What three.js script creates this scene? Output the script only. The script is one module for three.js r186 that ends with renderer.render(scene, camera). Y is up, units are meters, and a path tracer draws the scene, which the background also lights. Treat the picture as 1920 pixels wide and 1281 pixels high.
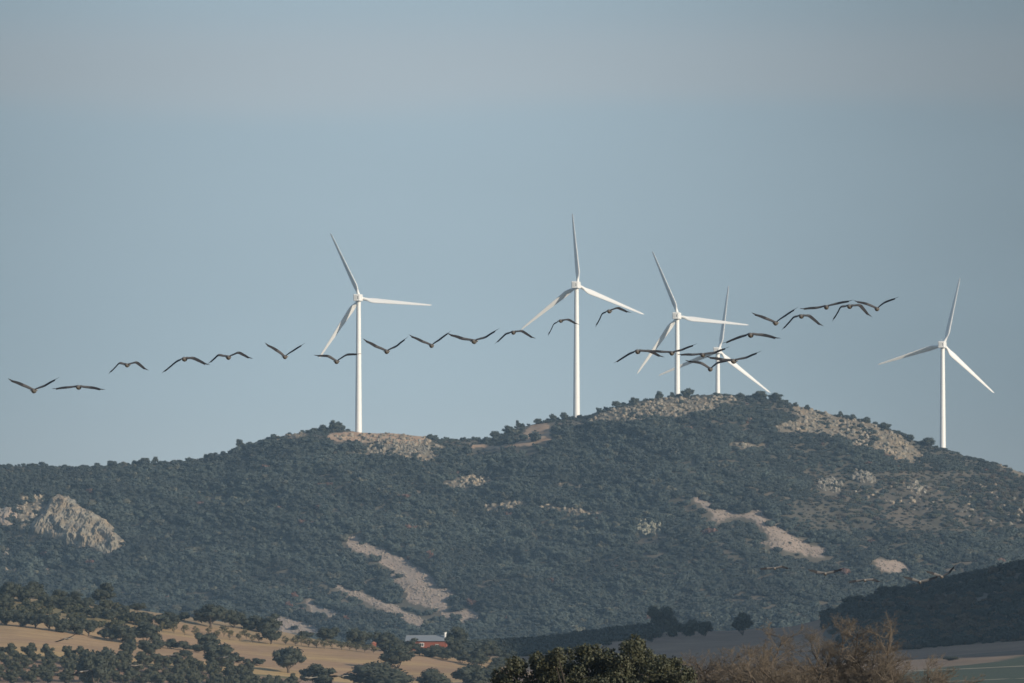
import * as THREE from 'three';
import { mergeGeometries } from 'three/addons/utils/BufferGeometryUtils.js';
import { RoundedBoxGeometry } from 'three/addons/geometries/RoundedBoxGeometry.js';
import { ImprovedNoise } from 'three/addons/math/ImprovedNoise.js';

// ---------------------------------------------------------------- camera, sky, sun, exposure
const F = 21322;                    // focal length in photo pixels (about a 400 mm lens)
const HORIZON = 1300;               // photo row of the true horizon
const scene = new THREE.Scene();
const camera = new THREE.PerspectiveCamera(2 * Math.atan(640.5 / F) * 180 / Math.PI, 1920 / 1281, 1, 30000);
camera.position.set(0, 0, 0);
camera.rotation.x = Math.atan((HORIZON - 640.5) / F);
camera.focus = 800; camera.userData.fStop = 8;
camera.filmGauge = 36; 

const renderer = new THREE.WebGLRenderer({ antialias: true });
renderer.toneMapping = THREE.LinearToneMapping;
renderer.toneMappingExposure = 1.0;
renderer.shadowMap.enabled = true;

const R = Math.PI / 180, SUN_AZ = 53, SUN_EL = 19;
const SUN = new THREE.Vector3(Math.sin(SUN_AZ * R) * Math.cos(SUN_EL * R), Math.sin(SUN_EL * R), Math.cos(SUN_AZ * R) * Math.cos(SUN_EL * R));
const sun = new THREE.DirectionalLight(new THREE.Color().setRGB(1.0, 0.87, 0.70), 5.0);
sun.position.copy(SUN).multiplyScalar(4000).add(new THREE.Vector3(0, 0, -3500));
sun.target.position.set(0, 0, -3500);
sun.castShadow = true;
Object.assign(sun.shadow.camera, { left: -4000, right: 4000, top: 4000, bottom: -4000, near: 10, far: 12000 });
sun.shadow.mapSize.set(2048, 2048);
scene.add(sun, sun.target);

const clamp = (x, a = 0, b = 1) => Math.min(b, Math.max(a, x));
const lerp = (a, b, t) => a + (b - a) * t;
const sstep = (a, b, x) => { const t = clamp((x - a) / (b - a)); return t * t * (3 - 2 * t); };
const PN = new ImprovedNoise();
const noise = (x, y, z = 0) => PN.noise(x, y, z);
const fbm = (x, y, z = 0, o = 4) => { let s = 0, a = 1, n = 0; for (let i = 0; i < o; i++) { s += a * noise(x, y, z + i * 7.3); n += a; x *= 2.03; y *= 2.03; z *= 2.03; a *= 0.5; } return s / n; };

{ // clear winter sky with thin veils of high cloud all round the horizon
  const W = 4096, H = 2048, data = new Float32Array(W * H * 4);
  for (let r = 0; r < H; r++) {
    const up = ((r + 0.5) / H - 0.5) * Math.PI, y = Math.sin(up), cu = Math.cos(up), el = up / R;
    const k = Math.pow(clamp(y), 0.36);
    for (let c = 0; c < W; c++) {
      const az = ((c + 0.5) / W - 0.5) * 360 + 90;                       // 0 = where the camera looks, to the right positive
      const a = ((az + 540) % 360) - 180;
      const x = Math.sin(a * R) * cu, z = -Math.cos(a * R) * cu;
      const cs = clamp(x * SUN.x + y * SUN.y + z * SUN.z, -1, 1);
      let cr = lerp(0.388, 0.085, k), cg = lerp(0.474, 0.155, k), cb = lerp(0.484, 0.28, k);
      const glow = 0.5 * Math.exp((cs - 1) * 6);
      cr += glow * 1.0; cg += glow * 0.95; cb += glow * 0.85;
      if (el > -1 && el < 40) {
        const w = Math.cos((a + 0.6 + 3 * sstep(4, 20, Math.abs(a)) * noise(a * 0.09, 0.4, 6.6)) * R * 45);                            // soft veils, about 8 degrees apart
        const fine = el < 12 && Math.abs(a) < 20 ? fbm(a * 0.35, el * 2.2, 3.1, 3) * 0.06 : 0;
        const low = 2.95 + 0.03 * Math.sin(a * 1.3), streak = sstep(low - 0.03, low + 0.05, el) * (1 - sstep(3.2, 3.5, el)) + 0.6 * Math.exp(-(((el - 1.1) / 0.35) ** 2)) + 0.7 * Math.exp(-(((el - 5.3) / 0.5) ** 2)) + 0.6 * Math.exp(-(((el - 9) / 0.9) ** 2));
        const v = 1 + 0.29 * w * (1 - sstep(4, 12, el)) + fine;
        cr *= v * (1 + 0.125 * streak); cg *= v * (1 + 0.025 * streak); cb *= v * (1 - 0.015 * streak);
      }
      const i = (r * W + c) * 4;
      data[i] = cr; data[i + 1] = cg; data[i + 2] = cb; data[i + 3] = 1;
    }
  }
  const tex = new THREE.DataTexture(data, W, H, THREE.RGBAFormat, THREE.FloatType);
  tex.mapping = THREE.EquirectangularReflectionMapping;
  tex.magFilter = THREE.LinearFilter; tex.needsUpdate = true;
  scene.background = tex; scene.environment = tex;
}
scene.fog = new THREE.FogExp2(new THREE.Color().setRGB(0.48, 0.735, 1.0), 3.3e-5);

// ---------------------------------------------------------------- helpers
function rng(seed) { let s = seed >>> 0; return () => { s = (s + 0x6D2B79F5) >>> 0; let t = s; t = Math.imul(t ^ (t >>> 15), t | 1); t ^= t + Math.imul(t ^ (t >>> 7), t | 61); return ((t ^ (t >>> 14)) >>> 0) / 4294967296; }; }
const at = (px, py, d) => new THREE.Vector3((px - 960) / F * d, (HORIZON - py) / F * d, -d);   // a photo pixel at a distance, in metres
const metres = (px, d) => px * d / F;
const taken = {};
const numbered = (n) => { const k = taken[n] = (taken[n] ?? -1) + 1; return k ? n + '_' + String(k).padStart(3, '0') : n; };
function tag(o, label, category, group, kind) {
  o.userData = { label };
  if (category) o.userData.category = category;
  if (group) o.userData.group = group;
  if (kind) o.userData.kind = kind;
  return o;
}
function mesh(name, geo, mat, parent) { const m = new THREE.Mesh(geo, mat); m.name = parent ? name : numbered(name); m.castShadow = m.receiveShadow = true; (parent ?? scene).add(m); return m; }
function thing(name, p, turn = 0) { const g = new THREE.Group(); g.name = numbered(name); g.position.copy(p); g.rotation.y = turn; scene.add(g); return g; }
const std = (r, g, b, rough = 0.9, extra = {}) => new THREE.MeshStandardMaterial({ color: new THREE.Color().setRGB(r, g, b), roughness: rough, ...extra });
const vmat = (rough = 0.95, extra = {}) => new THREE.MeshStandardMaterial({ vertexColors: true, roughness: rough, ...extra });
function inPoly(x, y, p) { let c = false; for (let i = 0, j = p.length - 1; i < p.length; j = i++) { if ((p[i][1] > y) !== (p[j][1] > y) && x < (p[j][0] - p[i][0]) * (y - p[i][1]) / (p[j][1] - p[i][1]) + p[i][0]) c = !c; } return c; }
const boxOf = (p) => [Math.min(...p.map((q) => q[0])), Math.min(...p.map((q) => q[1])), Math.max(...p.map((q) => q[0])), Math.max(...p.map((q) => q[1]))];
function pchip(xs, ys) {            // monotone cubic through the points
  const n = xs.length, h = [], dl = [], m = new Array(n).fill(0);
  for (let i = 0; i < n - 1; i++) { h[i] = xs[i + 1] - xs[i]; dl[i] = (ys[i + 1] - ys[i]) / h[i]; }
  for (let i = 1; i < n - 1; i++) if (dl[i - 1] * dl[i] > 0) { const w1 = 2 * h[i] + h[i - 1], w2 = h[i] + 2 * h[i - 1]; m[i] = (w1 + w2) / (w1 / dl[i - 1] + w2 / dl[i]); }
  m[0] = dl[0]; m[n - 1] = dl[n - 2];
  return (x) => {
    if (x <= xs[0]) return ys[0]; if (x >= xs[n - 1]) return ys[n - 1];
    let i = 0; while (xs[i + 1] < x) i++;
    const t = (x - xs[i]) / h[i], a = t * t * t, b = t * t;
    return (2 * a - 3 * b + 1) * ys[i] + (a - 2 * b + t) * h[i] * m[i] + (3 * b - 2 * a) * ys[i + 1] + (a - b) * h[i] * m[i + 1];
  };
}

// ---------------------------------------------------------------- the lie of the land
// Ground rows: at each distance, how high the ground stands across the view (written as the photo row it is seen at).
const COLS = [-400, 0, 240, 480, 720, 960, 1200, 1440, 1680, 1920, 2320];
const flat = (y, d) => COLS.map(() => HORIZON - y * F / d);
const ROWS = [
  [150, flat(-4, 150)], [300, flat(-7, 300)], [500, flat(-8, 500)], [1500, flat(-10, 1500)],
  [2200, [1400, 1400, 1400, 1400, 1400, 1380, 1350, 1330, 1305, 1290, 1270]],
  [2600, [1360, 1360, 1360, 1360, 1360, 1340, 1310, 1290, 1268, 1250, 1230]],
  [3000, [1315, 1315, 1315, 1318, 1320, 1300, 1262, 1245, 1222, 1204, 1175]],
  [3200, [1281, 1284, 1286, 1296, 1300, 1275, 1240, 1222, 1190, 1170, 1120]],
  [3245, [1222, 1228, 1240, 1264, 1284, 1270, 1235, 1218, 1180, 1150, 1095]],
  [3340, [1165, 1171, 1205, 1232, 1250, 1259, 1222, 1205, 1155, 1115, 1040]],
  [3400, [1132, 1142, 1174, 1206, 1224, 1248, 1210, 1198, 1140, 1090, 1000]],
  [3460, [1104, 1112, 1146, 1184, 1216, 1230, 1198, 1190, 1122, 1066, 970]],
  [3520, [1112, 1116, 1142, 1176, 1220, 1212, 1188, 1180, 1115, 1064, 950]],
  [3650, [1150, 1150, 1170, 1185, 1222, 1206, 1192, 1180, 1150, 1120, 1000]],
  [4200, [1235, 1235, 1235, 1238, 1240, 1238, 1235, 1230, 1220, 1200, 1100]],
  [5000, COLS.map(() => 1242)], [5900, COLS.map(() => 1238)], [6330, COLS.map(() => 1226)],
];
const ROW_D = ROWS.map((r) => r[0]), ROW_F = ROWS.map((r) => pchip(COLS, r[1]));
const CREST = [[-1200, 930], [-400, 890], [0, 874], [130, 877], [260, 870], [350, 864], [440, 845], [500, 825], [560, 812], [640, 806], [680, 811], [740, 813], [830, 824], [900, 827], [960, 806], [1000, 795], [1040, 786], [1086, 785], [1130, 768], [1200, 753], [1270, 743], [1340, 740], [1400, 746], [1460, 750], [1500, 762], [1560, 777], [1620, 789], [1680, 810], [1720, 830], [1768, 842], [1820, 860], [1880, 874], [1920, 888], [2320, 990], [3200, 1120]];
const crestPy = pchip(CREST.map((c) => c[0]), CREST.map((c) => c[1]));
const FOOT = 6330, CRESTD = 6720;
function tablePy(px, d) {
  const n = ROW_D.length; if (d <= ROW_D[0]) return HORIZON - lerp(-1.8, -4, clamp(d / 150)) * F / Math.max(d, 1);
  const i = clamp(ROW_D.findIndex((x) => x > d) - 1, 0, n - 2);
  const k0 = Math.max(0, i - 1), k1 = Math.min(n - 1, i + 2);
  const xs = [], ys = []; for (let k = k0; k <= k1; k++) { xs.push(ROW_D[k]); ys.push(ROW_F[k](px)); }
  return pchip(xs, ys)(d);
}
function height(x, d) {
  if (d < 100) return lerp(-1.8, -4, clamp(d / 150)) + 0;
  const px = 960 + x / d * F;
  let y;
  if (d <= FOOT) {
    y = (HORIZON - tablePy(px, d)) / F * d;
    // rise added out of view to shade the fields, carrying on the dark flank
    const xs = 0.0475 * d + 14, win = sstep(2420, 2800, d) * (1 - sstep(3750, 4300, d));
    if (x > xs && win > 0) y += (SHADE_RISE_TOP * sstep(xs - 40, 440, x) - SHADE_RISE_TOP * sstep(xs - 40, 440, xs)) * (1 - 0.8 * sstep(620, 1100, x)) * win * (1 + 0.055 * sstep(3020, 3180, d)) * (1 + 0.03 * fbm(x / 120, d / 120));
    y += fbm(x / 60, d / 60, 1.7, 3) * (d > 2000 ? 1.0 : 0.35) * sstep(600, 2000, d);
  } else {
    const c = crestPy(px);
    if (d < CRESTD) {
      const t = (d - FOOT) / (CRESTD - FOOT), s = 0.45 * t * t * (3 - 2 * t) + 0.55 * t;
      y = (HORIZON - lerp(1226, c, s)) / F * d + (fbm((x * 0.8 + (d - 6500) * 0.75) / 54, (d * 0.8 - x * 0.6) / 170, 4.2, 4) * 15 + fbm(x / 160, d / 160, 2.1, 2) * 7) * Math.sin(Math.PI * clamp(t)) ;
    } else {
      const q = d - CRESTD, amp = lerp(125, 40, sstep(1500, 1760, px));
      y = (HORIZON - (c + amp * (1 - Math.exp(-q / 150)) + 0.05 * q)) / F * d;
    }
    y += fbm(x / 14, d / 14, 8.8, 3) * 0.9;
  }
  return y;
}
const SHADE_RISE_TOP = 168;  // height of the unseen rise, set by where its shade should end
const ground = (x, d) => new THREE.Vector3(x, height(x, d), -d);
const rowOf = (p) => HORIZON - p.y / -p.z * F;
function onGround(px, py, d0, d1) {          // the nearest ground point seen at a photo pixel
  let prev = d0;
  for (let d = d0; d <= d1; d += 4) {
    const x = (px - 960) / F * d;
    if (HORIZON - height(x, d) / d * F <= py) {
      let a = prev, b = d;
      for (let k = 0; k < 12; k++) { const m = (a + b) / 2; if (HORIZON - height((px - 960) / F * m, m) / m * F <= py) b = m; else a = m; }
      return ground((px - 960) / F * b, b);
    }
    prev = d;
  }
  return null;
}

// bare ground, screes and rocks on the big hill, outlined on its slope
const SCREES = [
  [[657, 1009], [690, 1020], [740, 1045], [790, 1068], [822, 1100], [848, 1108], [828, 1125], [830, 1140], [888, 1137], [885, 1150], [870, 1163], [835, 1160], [815, 1140], [790, 1130], [763, 1125], [762, 1105], [742, 1090], [740, 1072], [712, 1058], [690, 1042], [668, 1035]],
  [[630, 1099], [680, 1115], [740, 1140], [800, 1168], [790, 1176], [760, 1163], [740, 1152], [700, 1137], [655, 1117]],
  [[580, 1120], [590, 1133], [620, 1143], [638, 1150], [612, 1155], [592, 1155], [583, 1140]],
  [[515, 1153], [545, 1162], [575, 1172], [605, 1182], [560, 1184], [530, 1186]],
  [[1293, 927], [1330, 940], [1355, 958], [1395, 968], [1420, 960], [1442, 983], [1500, 1013], [1538, 1028], [1528, 1043], [1495, 1032], [1440, 1022], [1422, 1015], [1437, 1005], [1432, 992], [1405, 974], [1370, 974], [1340, 986], [1350, 970], [1320, 948]],
  [[1646, 1051], [1682, 1054], [1704, 1069], [1650, 1069]], [[56, 1048], [72, 1050], [92, 1064], [86, 1068]],
];
const SOIL = [
  [[862, 831], [900, 834], [945, 836], [985, 826], [985, 813], [995, 795], [1026, 793], [1030, 815], [1032, 825], [1005, 833], [950, 842], [880, 840]],
  [[612, 813], [680, 809], [790, 815], [812, 828], [760, 833], [700, 828], [615, 826]],
];
const STONY = [
  [[690, 826], [760, 824], [832, 836], [832, 862], [790, 868], [720, 864], [636, 852], [690, 842]],
  [[1090, 797], [1140, 770], [1250, 746], [1390, 744], [1366, 760], [1340, 775], [1290, 792], [1240, 787], [1180, 797], [1100, 803]],
  [[1482, 760], [1560, 777], [1640, 797], [1700, 827], [1732, 857], [1727, 870], [1680, 862], [1630, 842], [1580, 832], [1540, 817], [1470, 814], [1450, 800], [1500, 787]],
  [[1370, 831], [1447, 833], [1442, 846], [1378, 847]],
  [[478, 826], [520, 812], [572, 808], [570, 820], [520, 830], [484, 836]],
  [[1800, 918], [1860, 905], [1920, 925], [1960, 960], [1920, 986], [1830, 982], [1790, 950]],
  [[1862, 868], [1900, 872], [1990, 905], [1990, 925], [1915, 893]],
  [[830, 908], [880, 893], [936, 904], [930, 913], [860, 918]],
  [[884, 964], [905, 952], [935, 944], [990, 944], [988, 956], [905, 966]],
  [[1008, 946], [1060, 952], [1146, 966], [1140, 976], [1080, 968], [1010, 956]],
  [[1046, 908], [1098, 912], [1102, 922], [1060, 920]],
  [[850, 848], [890, 854], [894, 866], [870, 864]], [[1600, 920], [1720, 900], [1790, 925], [1740, 965], [1620, 935]],
  [[28, 948], [90, 946], [86, 975], [62, 992], [40, 990], [30, 972]], [[620, 815], [700, 812], [800, 818], [812, 828], [760, 834], [640, 826]], [[0, 1034], [22, 1030], [34, 1042], [0, 1050]], [[0, 1068], [40, 1062], [44, 1074], [0, 1082]],
];
for (const p of SCREES) { const cx = p.reduce((t, q) => t + q[0], 0) / p.length, cy = p.reduce((t, q) => t + q[1], 0) / p.length; for (const q of p) { q[0] += (q[0] - cx) * 0.08 + Math.sign(q[0] - cx) * 3; q[1] += (q[1] - cy) * 0.08 + Math.sign(q[1] - cy) * 2; } }
const zones = [...SCREES.map((p) => ({ k: 'scree', p, b: boxOf(p) })), ...SOIL.map((p) => ({ k: 'soil', p, b: boxOf(p) })), ...STONY.map((p) => ({ k: 'stony', p, b: boxOf(p) }))];
function zoneAt(px, py, jit = 5) {
  const jx = px + jit * noise(px / 14, py / 9, 2.2) * 1.6, jy = py + jit * 0.6 * noise(px / 14, py / 9, 9.9) * 1.6;
  for (const z of zones) if (jx > z.b[0] && jx < z.b[2] && jy > z.b[1] && jy < z.b[3] && inPoly(jx, jy, z.p)) return z.k;
  return '';
}

// ground colours: dry straw fields, olive grove soil, a green field, turf
const mix3 = (a, b, t) => [lerp(a[0], b[0], t), lerp(a[1], b[1], t), lerp(a[2], b[2], t)];
const STRAW = [0.335, 0.212, 0.118], STRAW2 = [0.42, 0.285, 0.125], TURF = [0.17, 0.135, 0.075], EARTH = [0.23, 0.15, 0.10], GREEN = [0.03, 0.05, 0.026], SCREE = [0.30, 0.235, 0.19], REDSOIL = [0.36, 0.225, 0.14], HILLSOIL = [0.08, 0.072, 0.052], STONE = [0.17, 0.145, 0.105];
function valleyColour(x, d, y) {
  const px = 960 + x / d * F, py = HORIZON - y / d * F, n = fbm(x / 9, d / 9, 5.5, 4), b = fbm(x / 45, d / 30, 2.5, 3);
  let c;
  if (d < 2900) {
    c = mix3([0.17, 0.118, 0.078], [0.21, 0.145, 0.095], clamp(0.5 + b * 1.5));
    if (d > 1900 && px > 1380) { const edge = 2790 - (1920 - px) * 0.75 + 25 * b; c = mix3(GREEN, c, sstep(edge - 18, edge + 6, d)); }
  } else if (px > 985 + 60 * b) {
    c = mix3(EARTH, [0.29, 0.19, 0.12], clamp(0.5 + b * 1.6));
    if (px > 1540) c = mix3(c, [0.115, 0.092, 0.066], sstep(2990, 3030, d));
  } else {
    // from the olive grove up through the stubble to the open wood
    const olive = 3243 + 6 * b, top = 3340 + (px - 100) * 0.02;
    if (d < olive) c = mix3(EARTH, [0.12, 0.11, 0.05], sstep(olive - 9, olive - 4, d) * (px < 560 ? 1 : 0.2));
    else if (d < 3262 + 5 * b) c = STRAW2;
    else if (d < top + 90) c = mix3(STRAW, STRAW2, clamp(b * 1.4 + 0.25));
    else c = mix3(STRAW, [0.30, 0.23, 0.12], 0.4 + 0.4 * clamp(b + 0.3));
    if (d > 3252) { const rows = 0.93 + 0.08 * Math.sin((d - px * 0.05 + 2 * b) * 1.4) + 0.05 * Math.sin((d - px * 0.05) * 0.63); c = c.map((v) => v * rows); }
    c = mix3(c, [0.15, 0.125, 0.06], (1 - sstep(170, 300, px)) * sstep(3362, 3385, d) * clamp(0.75 + 1.2 * b));
    if (d > 3500) c = mix3(c, TURF, sstep(3500, 3560, d));
  }
  const v = 1 + 0.28 * n + 0.1 * noise(x * 1.1, d * 0.7);
  return c.map((q) => q * v);
}
function hillColour(x, d, y) {
  const px = 960 + x / d * F, py = HORIZON - y / d * F, z = d > 6300 && d < 6760 ? zoneAt(px, py) : '', n = fbm(x / 6, d / 8, 6.1, 4), b = fbm(x / 40, d / 40, 3.9, 3);
  let c = mix3(HILLSOIL, [0.115, 0.092, 0.066], clamp(b * 1.5 + 0.2));
  if (z === 'scree') c = mix3(SCREE, [0.19, 0.165, 0.14], clamp(0.15 + 1.6 * n + 1.4 * b));
  else if (z === 'soil') c = mix3(REDSOIL, [0.42, 0.30, 0.20], clamp(0.5 + 2 * n));
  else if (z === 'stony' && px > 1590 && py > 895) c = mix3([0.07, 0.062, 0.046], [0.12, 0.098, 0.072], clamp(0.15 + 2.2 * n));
  else if (z === 'stony') c = mix3(STONE, [0.22, 0.16, 0.10], clamp(0.3 + 2 * n));
  const v = 1 + 0.35 * n;
  return c.map((q) => q * v);
}
function land(name, dists, colour, label) {
  const us = []; for (let i = 0; i <= 10; i++) us.push(['L', i / 11]);
  for (let p = -560; p <= 2480; p += 4) us.push(['P', p]);
  for (let i = 1; i <= 46; i++) us.push(['R', i / 46]);
  const nc = us.length, nr = dists.length, pos = new Float32Array(nc * nr * 3), col = new Float32Array(nc * nr * 3), uv = new Float32Array(nc * nr * 2), idx = [];
  let k = 0;
  for (const d of dists) for (const [s, u] of us) {
    const dd = Math.max(d, 300), xl = (-564 - 960) / F * dd, xr = (2480 - 960) / F * dd;
    const x = s === 'P' ? (u - 960) / F * dd : s === 'L' ? lerp(-2200, xl, u) : xr + (1500 - xr) * Math.pow(u, 1.25);
    const y = height(x, d), c = colour(x, Math.max(d, 1), y);
    pos.set([x, y, -d], k * 3); col.set(c, k * 3); uv.set([x / 8, d / 8], k * 2); k++;
  }
  for (let r = 0; r < nr - 1; r++) for (let i = 0; i < nc - 1; i++) { const a = r * nc + i; idx.push(a, a + 1, a + nc, a + 1, a + nc + 1, a + nc); }
  const g = new THREE.BufferGeometry();
  g.setAttribute('position', new THREE.BufferAttribute(pos, 3)); g.setAttribute('color', new THREE.BufferAttribute(col, 3)); g.setAttribute('uv', new THREE.BufferAttribute(uv, 2));
  g.setIndex(idx); g.computeVertexNormals();
  return tag(mesh(name, g, landMat), label, null, null, 'structure');
}
const grain = (() => {              // fine earth and stubble grain, 8 m a tile
  const N = 512, d = new Uint8Array(N * N * 4), q = rng(5);
  const base = new Float32Array(N * N); for (let i = 0; i < N * N; i++) base[i] = q();
  for (let y = 0; y < N; y++) for (let x = 0; x < N; x++) {
    let s = 0; for (let j = -1; j <= 1; j++) for (let i = -2; i <= 2; i++) s += base[((y + j + N) % N) * N + (x + i + N) % N];
    const v = 255 * clamp(0.80 + 0.9 * (s / 15 - 0.5) + 0.16 * (base[y * N + x] - 0.5)), o = (y * N + x) * 4; d[o] = d[o + 1] = d[o + 2] = v; d[o + 3] = 255;
  }
  const t = new THREE.DataTexture(d, N, N); t.wrapS = t.wrapT = THREE.RepeatWrapping; t.magFilter = THREE.LinearFilter; t.minFilter = THREE.LinearMipmapLinearFilter; t.generateMipmaps = true; t.needsUpdate = true; return t;
})();
const landMat = vmat(1.0, { bumpMap: grain, bumpScale: 0.08 });
const span = (a, b, s) => { const o = []; for (let d = a; d < b; d += s) o.push(d); return o; };
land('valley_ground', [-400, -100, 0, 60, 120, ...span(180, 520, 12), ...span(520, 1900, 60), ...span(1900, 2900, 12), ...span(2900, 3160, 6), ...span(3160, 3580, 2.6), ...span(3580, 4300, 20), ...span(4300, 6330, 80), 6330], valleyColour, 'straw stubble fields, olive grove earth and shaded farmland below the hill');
land('hill', [6330, ...span(6332, 6730, 2.5), ...span(6730, 6800, 5), ...span(6800, 7700, 40), 7700], hillColour, 'broad scrub-covered hill with rocky crest behind the fields');

// ---------------------------------------------------------------- wind turbines
const white = std(0.80, 0.80, 0.78, 0.45), offWhite = std(0.62, 0.62, 0.60, 0.5), darkGrey = std(0.12, 0.12, 0.12, 0.6), concrete = std(0.42, 0.40, 0.36, 0.95);
function bladeGeo(L = 43.2) {
  const NS = 40, NC = 24, pos = [], idx = [];
  for (let i = 0; i <= NS; i++) {
    const t = i / NS, r = Math.pow(t, 1.15), y = r * L;
    const root = 1 - sstep(0.02, 0.16, r);
    let chord = r < 0.2 ? lerp(1.9, 3.9, sstep(0.03, 0.2, r)) : lerp(3.9, 0.8, Math.pow((r - 0.2) / 0.8, 0.85));
    if (r > 0.96) chord *= Math.sqrt(Math.max(0.02, 1 - ((r - 0.96) / 0.04) ** 2 * 0.97));
    const thick = lerp(chord * lerp(0.22, 0.12, r), 1.9, root);
    const tw = (lerp(50, 22, Math.pow(clamp((r - 0.04) / 0.9), 0.6))) * R;
    const bend = 1.6 * r * r;               // tips pre-bent into the wind
    for (let j = 0; j < NC; j++) {
      const a = j / NC * 2 * Math.PI, cx = Math.cos(a), sn = Math.sin(a);
      // rounded nose at -x, sharp tail at +x; a circle at the root
      const u = (1 - cx) / 2, foil = (sn >= 0 ? 1 : -0.75) * 1.35 * (Math.sqrt(1 - u) * u * 1.0 + 0.0) * 1.3;
      const ax = lerp((0.68 - (1 - u)) * chord, cx * -0.95, root), az = lerp(foil * thick * 1.0, sn * 0.95, root);
      pos.push(ax * Math.cos(tw) - az * Math.sin(tw), y, ax * Math.sin(tw) + az * Math.cos(tw) - bend);
    }
  }
  for (let i = 0; i < NS; i++) for (let j = 0; j < NC; j++) { const a = i * NC + j, b = i * NC + (j + 1) % NC; idx.push(a, a + NC, b, b, a + NC, b + NC); }
  pos.push(0, L + 0.05, -1.6); const last = pos.length / 3 - 1; for (let j = 0; j < NC; j++) idx.push(NS * NC + j, last, NS * NC + (j + 1) % NC);
  const g = new THREE.BufferGeometry(); g.setAttribute('position', new THREE.Float32BufferAttribute(pos, 3)); g.setIndex(idx); g.computeVertexNormals(); return g;
}
const BLADE = bladeGeo();
function turbine(px, hubPy, d, angles, label, size = 1) {
  const hub = at(px, hubPy, d), gy = height(hub.x, d) - 0.4, Ht = hub.y - gy - 1.9;
  const t = thing('wind_turbine', new THREE.Vector3(hub.x, gy, -d), 0);
  tag(t, label, 'wind turbine', 'wind turbines along the hill crest');
  const prof = []; for (let i = 0; i <= 24; i++) { const s = i / 24; prof.push(new THREE.Vector2(lerp(2.05, 1.28, s) * (1 + 0.00 * s), s * Ht)); }
  const tower = mesh('tower', new THREE.LatheGeometry(prof, 40), white, t);
  for (const s of [0.22, 0.46, 0.72]) { const f = mesh('flange', new THREE.TorusGeometry(lerp(2.05, 1.28, s) + 0.005, 0.05, 8, 40), offWhite, tower); f.rotation.x = Math.PI / 2; f.position.y = s * Ht; }
  const dr = mesh('door', new RoundedBoxGeometry(0.9, 2.2, 0.2, 2, 0.06), darkGrey, tower); dr.position.set(0.3, 2.6, 1.98);
  const pad = mesh('foundation', new THREE.CylinderGeometry(4.2, 4.8, 0.9, 32), concrete, t); pad.position.y = 0.2;
  // the nacelle, its tail towards us, and the rotor on the far side
  const head = new THREE.Group(); head.name = 'nacelle'; head.position.y = Ht + 1.9; head.rotation.y = -10 * R; t.add(head);
  const body = mesh('housing', new RoundedBoxGeometry(4.1, 4.1, 9.5, 4, 0.4), white, head); body.position.set(0, 0.15, 1.6);
  const vent = mesh('vent', new RoundedBoxGeometry(0.45, 1.7, 0.2, 2, 0.05), darkGrey, head); vent.position.set(0.75, 0.1, 6.32);
  const rear = mesh('rear_panel', new RoundedBoxGeometry(1.9, 2.6, 0.16, 2, 0.07), offWhite, head); rear.position.set(-0.7, 0.2, 6.32);
  const yawRing = mesh('yaw_ring', new THREE.CylinderGeometry(1.5, 1.34, 0.6, 32), offWhite, head); yawRing.position.y = -2.0;
  const mast = mesh('wind_vane', mergeGeometries([new THREE.CylinderGeometry(0.05, 0.05, 1.4, 6).translate(0, 0.7, 0), new THREE.BoxGeometry(0.9, 0.06, 0.06).translate(0, 1.3, 0)]), offWhite, head); mast.position.set(0, 2.05, 5.2);
  const rotor = new THREE.Group(); rotor.name = 'rotor'; rotor.position.set(0, 0, -5.2); t.add(rotor);
  rotor.position.set(-5.2 * Math.sin(-10 * R), Ht + 1.9, -5.2 * Math.cos(10 * R)); rotor.rotation.y = -10 * R;
  const sp = []; for (let i = 0; i <= 16; i++) { const a = i / 16 * Math.PI / 2; sp.push(new THREE.Vector2(1.75 * Math.cos(a) + 0.001, 2.4 * Math.sin(a))); }
  const spin = mesh('hub', mergeGeometries([new THREE.LatheGeometry(sp, 28).rotateX(-Math.PI / 2), new THREE.CylinderGeometry(1.75, 1.6, 2.2, 28, 1).rotateX(Math.PI / 2).translate(0, 0, 1.1)].map((g) => g.toNonIndexed())), white, rotor);
  spin.position.z = 0;
  for (const a of angles) { const b = mesh('blade', BLADE, white, rotor); b.rotation.z = -a * R; b.scale.setScalar(size); }
  return t;
}
turbine(672, 559, 6740, [-25.3, 95.5, 215.2], 'white wind turbine standing alone on the left shoulder of the crest');
turbine(1081, 535, 6740, [-5, 113.5, 233], 'tallest white wind turbine, beside the dirt track over the ridge');
turbine(1270, 593, 6900, [-22.5, 97, 216.5], 'white wind turbine rising behind the stony summit next to a round tree');
turbine(1346, 658, 7400, [8, 129, 248.5], 'farthest and smallest wind turbine, its hub low above the summit');
turbine(1768, 647, 7050, [13.2, 133.5, 254], 'white wind turbine behind the slope falling away at the right end');

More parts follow.
